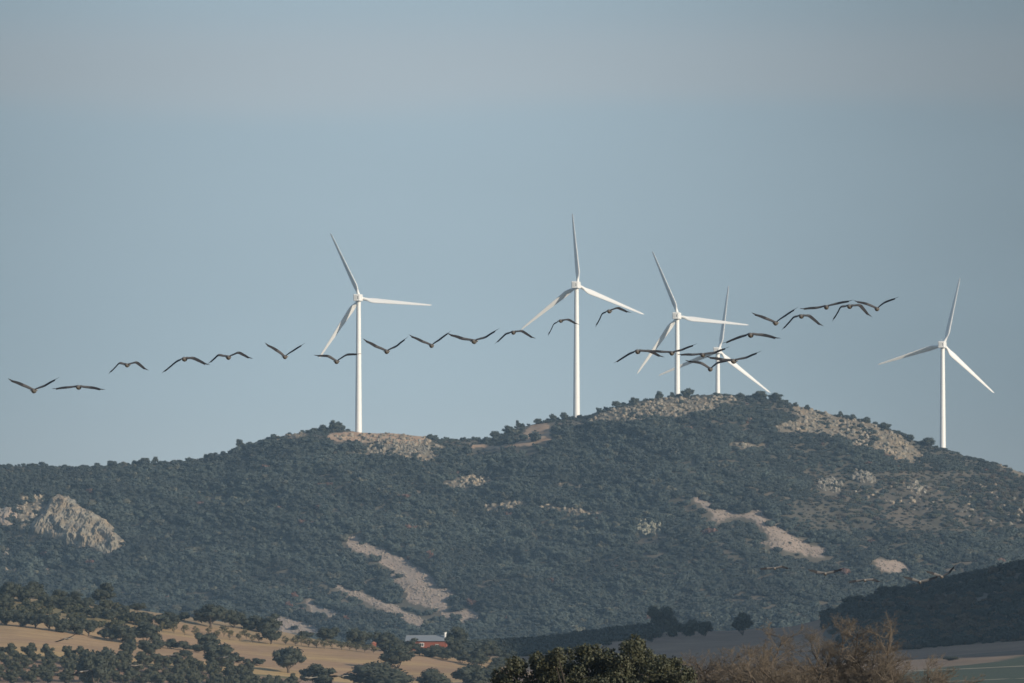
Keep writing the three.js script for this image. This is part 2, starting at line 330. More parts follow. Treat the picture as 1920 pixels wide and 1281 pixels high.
// ---------------------------------------------------------------- foliage
const V3 = THREE.Vector3;
function leaves(q, lumps, count, size, tint, opt = {}) {   // leaf clumps through the outer shells of the lumps, and a twiggy heart in each
  const pos = [], col = [], total = lumps.reduce((s, l) => s + l[3] * l[3], 0), e = new V3(), u = new V3(), v = new V3(), c = new V3();
  for (const [x, y, z, r, ry = r] of lumps) {
    const n = Math.round(count * r * r / total);
    for (let i = 0; i < n; i++) {
      e.set(q() * 2 - 1, q() * 2 - 1, q() * 2 - 1).normalize();
      if (opt.top && e.y < -0.55 && q() < 0.7) e.y *= -0.5;
      const rr = (opt.inner ?? 0.62) + (1 - (opt.inner ?? 0.62)) * Math.pow(q(), 0.5) + (q() < 0.12 ? q() * 0.14 : 0);
      c.set(x + e.x * r * rr, y + e.y * ry * rr, z + e.z * r * rr);
      u.set(q() * 2 - 1, q() * 2 - 1, q() * 2 - 1).addScaledVector(e, 0.15).normalize();
      v.crossVectors(u, e.set(e.x + (q() - 0.5) * 1.4, e.y + (q() - 0.5) * 1.4, e.z + (q() - 0.5) * 1.4)).normalize();
      const s = size * (0.6 + 0.8 * q()), w = s * (0.55 + 0.4 * q()), k = 0.72 + 0.56 * q(), hue = (q() - 0.5) * 0.2;
      const a = [c.x - u.x * s, c.y - u.y * s, c.z - u.z * s], b = [c.x + v.x * w, c.y + v.y * w, c.z + v.z * w], f = [c.x + u.x * s, c.y + u.y * s, c.z + u.z * s], g = [c.x - v.x * w, c.y - v.y * w, c.z - v.z * w];
      pos.push(...a, ...b, ...f, ...a, ...f, ...g);
      for (let m = 0; m < 6; m++) col.push(tint[0] * k * (1 + hue), tint[1] * k, tint[2] * k * (1 - hue));
    }
    if (!opt.open) {
      const core = new THREE.IcosahedronGeometry(1, 1), p = core.attributes.position;
      for (let i = 0; i < p.count; i++) { const f = 0.74 + 0.16 * noise(p.getX(i) * 2 + x, p.getY(i) * 2 + y, p.getZ(i) * 2 + z); pos.push(x + p.getX(i) * r * f, y + p.getY(i) * ry * f, z + p.getZ(i) * r * f); col.push(tint[0], tint[1], tint[2]); }
    }
  }
  const g = new THREE.BufferGeometry(); g.setAttribute('position', new THREE.Float32BufferAttribute(pos, 3)); g.setAttribute('color', new THREE.Float32BufferAttribute(col, 3)); g.computeVertexNormals(); return g;
}
function limb(pts, r0, r1, sides = 6) {
  const pos = [], idx = [], n = pts.length; const up = new V3(0.3, 0.1, 0.9).normalize(), t = new V3(), a = new V3(), b = new V3();
  for (let i = 0; i < n; i++) {
    t.subVectors(pts[Math.min(i + 1, n - 1)], pts[Math.max(i - 1, 0)]).normalize(); a.crossVectors(t, up).normalize(); b.crossVectors(t, a);
    const r = lerp(r0, r1, i / (n - 1));
    for (let j = 0; j < sides; j++) { const w = j / sides * 2 * Math.PI; pos.push(pts[i].x + (a.x * Math.cos(w) + b.x * Math.sin(w)) * r, pts[i].y + (a.y * Math.cos(w) + b.y * Math.sin(w)) * r, pts[i].z + (a.z * Math.cos(w) + b.z * Math.sin(w)) * r); }
  }
  for (let i = 0; i < n - 1; i++) for (let j = 0; j < sides; j++) { const p = i * sides + j, s = i * sides + (j + 1) % sides; idx.push(p, s, p + sides, s, s + sides, p + sides); }
  const g = new THREE.BufferGeometry(); g.setAttribute('position', new THREE.Float32BufferAttribute(pos, 3)); g.setIndex(idx); g.computeVertexNormals(); return g;
}
const SCRUB = [0.036, 0.047, 0.040];
const leafMat = vmat(0.85), bark = std(0.11, 0.085, 0.065, 0.95), paleBark = std(0.09, 0.07, 0.055, 0.95);
const OAK = [0.034, 0.040, 0.025], OLIVE = [0.048, 0.052, 0.030], YOUNG = [0.105, 0.098, 0.048];
// tree kinds of unit width and height: [crown, trunk]
function makeKind(seed, style) {
  const q = rng(seed), lumps = [], lo = style.low, n = style.n;
  const cy = (1 + lo) / 2, hy = (1 - lo) / 2;
  for (let i = 0; i < n; i++) {
    const a = i * 2.39996 + q() * 0.6, f = Math.sqrt((i + 0.5) / n), yy = (q() * 2 - 1) * Math.sqrt(Math.max(0.05, 1 - f * f)) * 0.85;
    const r = lerp(0.24, 0.13, f) * (0.85 + 0.4 * q());
    lumps.push([Math.cos(a) * f * (0.47 - r * 0.75), clamp(cy + yy * hy * (yy < 0 ? 0.85 : 1), lo + r * 0.6, 1 - r * 0.82), Math.sin(a) * f * (0.47 - r * 0.75), r, r * style.squash]);
  }
  const crown = leaves(q, lumps, style.leaves, style.leaf, style.tint, { top: true, open: style.open, inner: style.inner });
  const parts = [limb([new V3(0, -0.05, 0), new V3(0.01, lo * 0.6, 0), new V3(0.03, lo + 0.12, 0.02)], style.trunk, style.trunk * 0.7, 8)];
  for (let i = 0; i < 5; i++) { const l = lumps[Math.floor(q() * lumps.length)]; parts.push(limb([new V3(0.02, lo * 0.8, 0.01), new V3(l[0] * 0.5, lo + 0.15, l[2] * 0.5), new V3(l[0], l[1], l[2])], style.trunk * 0.55, style.trunk * 0.15, 5)); }
  return [crown, mergeGeometries(parts)];
}
const oakStyle = { n: 17, low: 0.05, leaves: 2000, leaf: 0.030, tint: OAK, squash: 1.05, trunk: 0.035 };
const KINDS = {
  oak: [11, 12, 13, 14].map((s) => makeKind(s, oakStyle)),
  lone: [21, 22].map((s) => makeKind(s, { ...oakStyle, low: 0.17, n: 19, trunk: 0.04 })),
  bush: [31, 32, 33].map((s) => makeKind(s, { ...oakStyle, low: 0.0, n: 11, squash: 1.3, leaves: 1300, leaf: 0.036 })),
  tall: [41, 42].map((s) => makeKind(s, { ...oakStyle, low: 0.1, n: 16, squash: 0.8 })),
  olive: [51, 52, 53].map((s) => makeKind(s, { ...oakStyle, low: 0.16, n: 11, tint: OLIVE, leaves: 1100, leaf: 0.038 })),
  young: [61, 62, 63].map((s) => makeKind(s, { ...oakStyle, low: 0.16, n: 9, tint: YOUNG, leaves: 520, leaf: 0.042, open: true, inner: 0.2, trunk: 0.022 })),
  red: [71].map((s) => makeKind(s, { ...oakStyle, low: 0.1, n: 9, tint: [0.17, 0.075, 0.045], leaves: 700, leaf: 0.042, open: true, inner: 0.2 })),
};
const tq = rng(77);
function tree(kind, name, p, w, h, label, category, group) {
  const list = KINDS[kind], k = list[Math.floor(tq() * list.length)], g = thing(name, p, tq() * 6.28);
  g.scale.set(w, h, w);
  mesh('crown', k[0], leafMat, g); mesh('trunk', k[1], bark, g);
  return tag(g, label, category, group);
}

// ---------------------------------------------------------------- hillside scrub (too many to count), stones and crags
const q1 = rng(101);
function scrubKind(seed) {
  const q = rng(seed), lumps = [[0, 0.30, 0, 0.36, 0.34]];
  for (let i = 0; i < 6; i++) { const a = q() * 6.28, f = 0.18 + 0.16 * q(); lumps.push([Math.cos(a) * f, 0.22 + 0.34 * q(), Math.sin(a) * f, 0.15 + 0.09 * q()]); }
  return leaves(q, lumps, 190, 0.085, [1, 1, 1], { top: true });
}
function scatter(name, geo, items, mat, label, category) {     // items: [x, y, z, width, height, [r, g, b]]
  const im = new THREE.InstancedMesh(geo, mat, items.length); im.name = numbered(name); im.castShadow = im.receiveShadow = true;
  const m = new THREE.Matrix4(), e = new THREE.Euler(), qt = new THREE.Quaternion(), c = new THREE.Color();
  items.forEach(([x, y, z, w, h, t, tilt = 0], i) => { e.set(tilt * (q1() - 0.5), q1() * 6.28, tilt * (q1() - 0.5)); m.compose(new V3(x, y, z), qt.setFromEuler(e), new V3(w, h, w)); im.setMatrixAt(i, m); im.setColorAt(i, c.setRGB(...t)); });
  scene.add(im); return tag(im, label, category, null, 'stuff');
}
const CRAG = [[60, 985], [62, 1000], [95, 1010], [130, 1030], [170, 1040], [210, 1048], [230, 1036], [240, 1024], [224, 1010], [205, 985], [185, 972], [160, 958], [135, 940], [110, 932], [95, 937], [88, 960], [72, 975]];
const OUTCROPS = [
  [[38, 948], [42, 930], [54, 928], [52, 946]],
  [[58, 942], [64, 922], [72, 922], [84, 936], [74, 944]],
  [[1192, 1000], [1196, 984], [1212, 976], [1240, 988], [1238, 1000], [1215, 1007]],
  [[1533, 918], [1536, 898], [1556, 896], [1582, 912], [1570, 926]],
  [[1596, 898], [1604, 880], [1632, 888], [1648, 902], [1620, 908]],
  [[870, 898], [880, 888], [934, 902], [930, 910], [900, 912]],
  [[930, 956], [944, 945], [988, 944], [990, 955]],
  [[1700, 918], [1712, 904], [1742, 916], [1738, 926]],
  [[740, 832], [760, 826], [806, 838], [800, 852], [756, 848]],
  [[1668, 816], [1690, 822], [1704, 840], [1690, 846]]
];
const CRAG2 = [[-60, 952], [0, 958], [34, 955], [30, 978], [14, 990], [-60, 992]];
{
  const bands = [[], [], []];
  const add = (x, d, w, h, t) => { const y = height(x, d), px = 960 + x / d * F + (q1() - 0.5) * 60; bands[px < 560 ? 0 : px < 1240 ? 1 : 2].push([x, y - 0.25, -d, w, h, t]); };
  const tint = (b) => { const k = (0.8 + 0.4 * q1()) * clamp(1 + 1.1 * b, 0.55, 1.6), r = q1();
    if (r < 0.004) return [0.12 * k, 0.065 * k, 0.045 * k];
    if (r < 0.03 + 0.12 * clamp(b)) return [0.072 * k, 0.072 * k, 0.05 * k];
    return SCRUB.map((v) => v * k); };
  for (let i = 0; i < 64000; i++) {
    const d = lerp(6240, 6765, q1()), px = lerp(-260, 2180, q1()), x = (px - 960) / F * d, y = height(x, d), py = HORIZON - y / d * F;
    const z = zoneAt(px, py, 4), b = fbm(x / 30, d / 30, 7.7, 3), dense = fbm(x / 55, d / 45, 1.1, 3);
    if (z === 'scree' || z === 'soil') { if (q1() > 0.015) continue; }
    if (z === 'stony' && q1() > (px > 1590 && py > 895 ? 0.85 : 0.18)) continue;
    if (!z && d < 6735) { let hit = false; for (const [ox, oy] of [[0, -7], [-11, -5], [11, -5], [0, -14]]) { const zf = zoneAt(px + ox, py + oy, 3); if (zf === 'scree' || zf === 'soil') hit = true; } if (hit && q1() > 0.06) continue; }
    if ((inPoly(px, py, CRAG) || inPoly(px, py - 6, CRAG)) && q1() > 0.06) continue;
    if (OUTCROPS.some((p) => inPoly(px, py, p) || inPoly(px, py - 8, p)) && q1() > 0.1) continue;
    const rocky = px > 1500 + 40 * dense && py < 1000 && py > 885 ? 0.9 : 1;       // thin dry scrub on the right flank
    if (q1() > clamp((1.05 + dense * 0.8) * rocky, 0.45, 1)) continue;
    const crest = d > 6690, s = Math.pow(q1(), 1.25), small = crest ? 0.42 + 0.3 * q1() * q1() : z === 'stony' || rocky < 1 ? 0.55 : 1;
    const patch = 0.72 + 0.6 * clamp(0.5 + 1.6 * fbm(x / 38, d / 30, 12.3, 2)); add(x, d, lerp(2.8, 8.8, s) * small * patch, lerp(2.2, 6.2, s) * small * patch * (0.85 + 0.3 * q1()), rocky < 1 && q1() < 0.4 ? [0.052 + 0.02 * q1(), 0.05 + 0.015 * q1(), 0.036] : tint(b));
  }
  // wood edges that close round the screes
  const names = ['dark evergreen scrub wood covering the left flank around the pale crag', 'dark evergreen scrub wood covering the middle slope between the screes', 'dark evergreen scrub wood covering the right flank below the rocks'];
  bands.forEach((it, i) => scatter('hillside_scrub', scrubKind(200 + i), it, leafMat, names[i], 'scrub'));
}
// loose stones
function rockGeo(seed, detail = 1, rough = 0.28) {
  let g = new THREE.IcosahedronGeometry(1, detail); const p = g.attributes.position, q = rng(seed), o = q() * 50;
  for (let i = 0; i < p.count; i++) { const x = p.getX(i), y = p.getY(i), z = p.getZ(i); const f = 1 + rough * 1.6 * noise(x * 1.3 + o, y * 1.3, z * 1.3) + rough * 0.8 * noise(x * 3.1, y * 3.1 + o, z * 3.1); const snap = 0.78 + 0.22 * Math.round(Math.abs(noise(x + o, y, z)) * 3); p.setXYZ(i, x * f * lerp(1, snap, 0.35), y * f, z * f); }
  g.computeVertexNormals(); return g;
}
const stoneMat = std(1, 1, 1, 0.95);
{
  const what = ['loose grey boulders strewn below the leftmost turbine', 'loose pale boulders strewn over the summit below two turbines', 'loose boulders strewn down the long right shoulder', 'small stony clearing in the scrub under the summit', 'broken rocks along the crest left of the first turbine', 'scattered stones in dry grass on the far right flank', 'boulders on the crest at the right edge', 'rock ledge in the scrub below the first saddle', 'long low rock ledge in the middle of the slope', 'thin band of stones right of the long ledge', 'small rocks in the scrub under the dirt track', 'few pale stones by the saddle', 'stones among dry scrub beside the twin outcrops', 'broken rock among bushes between the two crags', 'few stones on the orange soil round the first turbine', 'pale stones at the left edge below the crag', 'pale stones at the left edge above the trees'];
  STONY.forEach((p, zi) => {
    const b = boxOf(p), it = [], n = Math.round((b[2] - b[0]) * (b[3] - b[1]) * ([0.05, 0.085, 0.07, 0.05, 0.06, 0.016][zi] ?? (zi === 12 ? 0.012 : 0.05)));
    for (let i = 0; i < n; i++) {
      const px = lerp(b[0], b[2], q1()), py = lerp(b[1], b[3], q1()); if (!inPoly(px, py, p)) continue;
      const g = onGround(px, py, 6250, 6740); if (!g) continue;
      const s = lerp(0.3, 1.45, Math.pow(q1(), 2.2)), k = 0.6 + 0.6 * q1(), warm = q1();
      it.push([g.x, g.y + s * 0.2, g.z, s, s * (0.7 + 0.6 * q1()), [lerp(0.215, 0.26, warm) * k, lerp(0.20, 0.21, warm) * k, lerp(0.165, 0.15, warm) * k], 0.7]);
    }
    scatter('boulder_field', rockGeo(300 + zi), it, stoneMat, what[zi], 'boulders');
  });
}
SCREES.forEach((p, zi) => {
  const b = boxOf(p), it = [], n = Math.round((b[2] - b[0]) * (b[3] - b[1]) * 0.12);
  for (let i = 0; i < n; i++) {
    const px = lerp(b[0], b[2], q1()), py = lerp(b[1], b[3], q1()); if (zoneAt(px, py) !== 'scree') continue;
    const g = onGround(px, py, 6250, 6740); if (!g) continue;
    const s = lerp(0.2, 0.75, Math.pow(q1(), 2.5)), k = 0.65 + 0.55 * q1();
    it.push([g.x, g.y + s * 0.1, g.z, s, s * 0.8, [0.27 * k, 0.225 * k, 0.185 * k], 0.7]);
  }
  if (it.length) scatter('scree', rockGeo(340 + zi), it, stoneMat, ['loose stones of the large scree right of the lower middle slope', 'loose stones of the narrow scree left below the large one', 'loose stones of the small scree at the hill foot', 'loose stones of the pale scree behind the upper field oaks', 'loose stones of the zigzag scree on the right flank', 'loose stones of the small bare patch above the dark flank', 'loose stones of the small bare patch below the large crag'][zi], 'scree');
});
// crags: one broken rock face each, standing out of the slope
const ridged = (x, y, z, o = 4) => { let s = 0, a = 1, n = 0; for (let i = 0; i < o; i++) { s += a * (1 - 2 * Math.abs(noise(x, y, z + i * 5.1))); n += a; x *= 2.1; y *= 2.1; z *= 2.1; a *= 0.52; } return s / n; };
function blocks(poly, size, tint, label, seed) {
  const q = rng(seed * 31), b = boxOf(poly), gs = [], base = onGround((b[0] + b[2]) / 2, b[3], 6250, 6740), kinds = [1, 2, 3, 4, 5].map((i) => rockGeo(seed * 10 + i, 1, 0.42)), area = (b[2] - b[0]) * (b[3] - b[1]);
  for (let i = 0; i < area * 0.075; i++) {
    const px = lerp(b[0], b[2], q()), py = lerp(b[1], b[3], q()); if (!inPoly(px, py, poly)) continue;
    const g = onGround(px, py, 6250, 6740); if (!g) continue;
    const s = size * lerp(0.12, 0.42, q() * q()), r = kinds[Math.floor(q() * 5)].clone().scale(s * (0.7 + 0.5 * q()), s * (0.9 + 0.9 * q()), s);
    r.rotateZ((q() - 0.5) * 0.9).rotateY(q() * 6.28).translate(g.x - base.x, g.y - base.y + s * 0.25, g.z - base.z);
    const n = r.attributes.position.count, c = new Float32Array(n * 3), k = 0.7 + 0.6 * q();
    for (let f = 0; f < n; f += 3) { const kk = k * (0.8 + 0.4 * q()); for (let j = 0; j < 3; j++) c.set([tint[0] * kk, tint[1] * kk, tint[2] * kk], (f + j) * 3); }
    r.setAttribute('color', new THREE.BufferAttribute(c, 3)); r.deleteAttribute('uv'); gs.push(r);
  }
  const m = mesh('rock_outcrop', mergeGeometries(gs), cragMat); m.position.copy(base);
  return tag(m, label, 'rock', 'rock outcrops on the hill');
}
function crag(poly, step, thick, tint, label, seed) {
  if (thick < 5.5) return blocks(poly, thick, tint, label, seed);
  const b = boxOf(poly).map((v, i) => v + (i < 2 ? -6 : 6)), nx = Math.ceil((b[2] - b[0]) / step), ny = Math.ceil((b[3] - b[1]) / step), base = onGround((b[0] + b[2]) / 2, b[3], 6250, 6740), pos = [], col = [], idx = [], o = seed * 13.7;
  const edge = (x, y) => { let m = 1e9; for (let i = 0, j = poly.length - 1; i < poly.length; j = i++) { const [ax, ay] = poly[j], dx = poly[i][0] - ax, dy = poly[i][1] - ay, t = clamp(((x - ax) * dx + (y - ay) * dy) / (dx * dx + dy * dy)); m = Math.min(m, Math.hypot(x - ax - dx * t, y - ay - dy * t)); } return inPoly(x, y, poly) ? m : -m; };
  const full = Math.min(16, Math.min(b[2] - b[0], b[3] - b[1]) * 0.32);
  for (let j = 0; j <= ny; j++) for (let i = 0; i <= nx; i++) {
    const px = b[0] + i * step, py = b[1] + j * step, g = onGround(px, py, 6250, 6740) ?? ground((px - 960) / F * 6715, 6715);
    const e = edge(px, py) + 2.5 + 4 * fbm(px / 9 + o, py / 9, 1.3, 3), f = clamp(e / full), k = f > 0 ? Math.pow(f, 0.55) : 0;
    const X = g.x, Y = g.y, big = thick > 5.5, r1 = ridged(X / (big ? 9 : 3.6) + o, Y / (big ? 10 : 5), 0.3, 3), r2 = ridged(X / 2.4 + o, Y / 2.8, 7.1, 3), bl = Math.round(3 * fbm(X / 5 + o, Y / 5, 2.2, 2) * 2) / 3;
    const out = e <= 0 ? -1.5 : k * thick * (0.62 + (big ? 0.3 : 0.6) * r1 + 0.2 * r2 + 0.25 * bl + 0.10 * noise(X * 1.3, Y * 0.9, o) + 0.06 * noise(X * 2.9, Y * 2.3, o));
    pos.push(X - base.x + out * 0.25 * noise(X / 4, Y / 4, o), Y - base.y + out * 0.62, g.z - base.z + out * 0.78);
    const kk = 0.84 + 0.75 * fbm(X / 2.4 + o, Y / 2.4, 4.4, 4) + 0.12 * noise(X * 1.7, Y * 1.7, o), wm = 1 + 0.22 * fbm(X / 7, Y / 7, o + 3, 2), lich = clamp(fbm(X / 4 + 9, Y / 4, o, 3) * 3);
    col.push(lerp(tint[0] * wm, 0.20, lich * 0.6) * kk, lerp(tint[1], 0.19, lich * 0.6) * kk, lerp(tint[2] / wm, 0.165, lich * 0.6) * kk);
  }
  for (let j = 0; j < ny; j++) for (let i = 0; i < nx; i++) { const a = j * (nx + 1) + i; idx.push(a, a + nx + 1, a + 1, a + 1, a + nx + 1, a + nx + 2); }
  let g = new THREE.BufferGeometry(); g.setAttribute('position', new THREE.Float32BufferAttribute(pos, 3)); g.setAttribute('color', new THREE.Float32BufferAttribute(col, 3)); g.setIndex(idx);
  g = g.toNonIndexed(); g.computeVertexNormals();
  const m = mesh('rock_outcrop', g, cragMat); m.position.copy(base);
  return tag(m, label, 'rock', 'rock outcrops on the hill');
}
const cragMat = vmat(0.95);
const ROCK = [0.255, 0.212, 0.15];
crag(CRAG, 1.2, 7, ROCK, 'large pale crag jutting from the scrub low on the left flank', 1);
crag(CRAG2, 1.5, 6, [0.29, 0.235, 0.185], 'pale rock face cut by the left edge beside the large crag', 2);
crag(OUTCROPS[0], 1.2, 3.8, ROCK, 'short blunt rock spire left above the large crag', 3);
crag(OUTCROPS[1], 1.2, 4.0, ROCK, 'pointed rock spire just above the large crag', 4);
crag(OUTCROPS[2], 1.2, 5.0, [0.20, 0.19, 0.14], 'lone round pale rock in the scrub at the middle of the slope', 5);
crag(OUTCROPS[3], 1.2, 4.4, [0.19, 0.175, 0.145], 'dark jagged outcrop, left of the pair on the right flank', 6);
crag(OUTCROPS[4], 1.2, 4.4, [0.19, 0.175, 0.145], 'dark jagged outcrop, upper of the pair on the right flank', 7);
crag(OUTCROPS[5], 1.2, 3.6, ROCK, 'pale flat rock ledge below the saddle', 8);
crag(OUTCROPS[6], 1.2, 3.6, ROCK, 'pale rock knob at the end of the long ledge', 9);
crag(OUTCROPS[7], 1.2, 3.4, [0.25, 0.23, 0.19], 'small grey outcrop right of the jagged pair', 10);
crag(OUTCROPS[8], 1.2, 3.4, [0.19, 0.175, 0.145], 'grey rock teeth below the first turbine', 11);
crag(OUTCROPS[9], 1.2, 3.2, ROCK, 'rock teeth on the right shoulder above the clearing', 12);

// trees that stand out against the sky
for (const [px, py, w, h, kind, label] of [
  [450, 846, 20, 22, 'tall', 'round tree alone on the skyline left of the rocky crest'], [270, 872, 24, 14, 'bush', 'wide low tree on the left skyline, larger of a pair'], [290, 871, 15, 14, 'bush', 'small tree on the left skyline, right of the wide low one'],
  [628, 810, 28, 24, 'oak', 'bushy tree on the crest just left of the first turbine'], [606, 812, 20, 14, 'bush', 'low bush on the crest left of the bushy tree'], [588, 813, 16, 10, 'bush', 'small bush on the crest between rocks and bushy tree'],
  [1289, 740, 27, 22, 'oak', 'round tree at the foot of the turbine on the summit'], [1261, 743, 12, 13, 'tall', 'small upright tree left of the summit turbine'], [1236, 751, 19, 16, 'bush', 'dark bush on the skyline left of the summit'],
  [1188, 764, 22, 14, 'bush', 'dark bush on the stony slope right of the tallest turbine'], [1156, 772, 20, 14, 'bush', 'dark bush closest to the right of the tallest turbine'],
  [1037, 789, 15, 17, 'oak', 'round tree on the saddle left of the tallest turbine'], [1058, 788, 18, 14, 'bush', 'low round tree between the saddle tree and the tallest turbine'], [971, 808, 10, 18, 'tall', 'slim upright tree left of the dirt track'],
  [1008, 798, 18, 13, 'bush', 'bush at the top of the dirt track'], [952, 812, 24, 15, 'bush', 'grey-green bush left of the slim tree on the saddle'], [930, 822, 26, 14, 'bush', 'wide bush on the skyline at the lowest point of the saddle'],
  [1388, 749, 22, 12, 'bush', 'flat bush on the skyline right of the farthest turbine'], [1425, 756, 30, 18, 'bush', 'broad bush on the dark brow right of the summit'], [1455, 755, 30, 20, 'oak', 'tree on the dark brow touched by a blade tip'],
  [1492, 766, 12, 10, 'bush', 'small bush where the right shoulder begins'], [1514, 770, 14, 10, 'bush', 'small bush on the right shoulder, second from the brow'], [1575, 784, 14, 12, 'bush', 'small round bush midway along the right shoulder'], [1598, 790, 18, 11, 'bush', 'low bush on the right shoulder before the larger tree'],
  [1623, 795, 21, 15, 'oak', 'small tree standing clear on the right shoulder'], [1660, 812, 25, 17, 'oak', 'dark tree on the right shoulder below the clear one'], [1740, 842, 34, 17, 'bush', 'wide dark bush just left of the last turbine foot'], [1706, 828, 20, 13, 'bush', 'bush on the falling shoulder above the wide dark one'],
  [62, 878, 18, 10, 'bush', 'low bush on the skyline at far left'], [215, 876, 8, 12, 'tall', 'tiny upright tree on the left skyline'],
]) { const d = 6716, x = (px - 960) / F * d; tree(kind, 'skyline_tree', ground(x, d).add(new V3(0, -0.5, 0)), metres(w, d) * 1.08, metres(h, d) * 1.05, label, 'tree', 'trees along the hill crest'); }
for (const [px, py, label] of [[552, 1128, 'rust-red autumn tree at the hill foot beside the small scree'], [806, 1050, 'rusty autumn tree at the right edge of the large scree'], [650, 1172, 'brown-red autumn tree behind the field trees at the hill foot'], [542, 1146, 'low rusty tree below the rust-red one at the hill foot']]) {
  const g = onGround(px, py, 6250, 6720); if (g) tree('red', 'autumn_tree', g, 5.6, 5.4, label, 'tree', 'autumn trees on the slope'); }

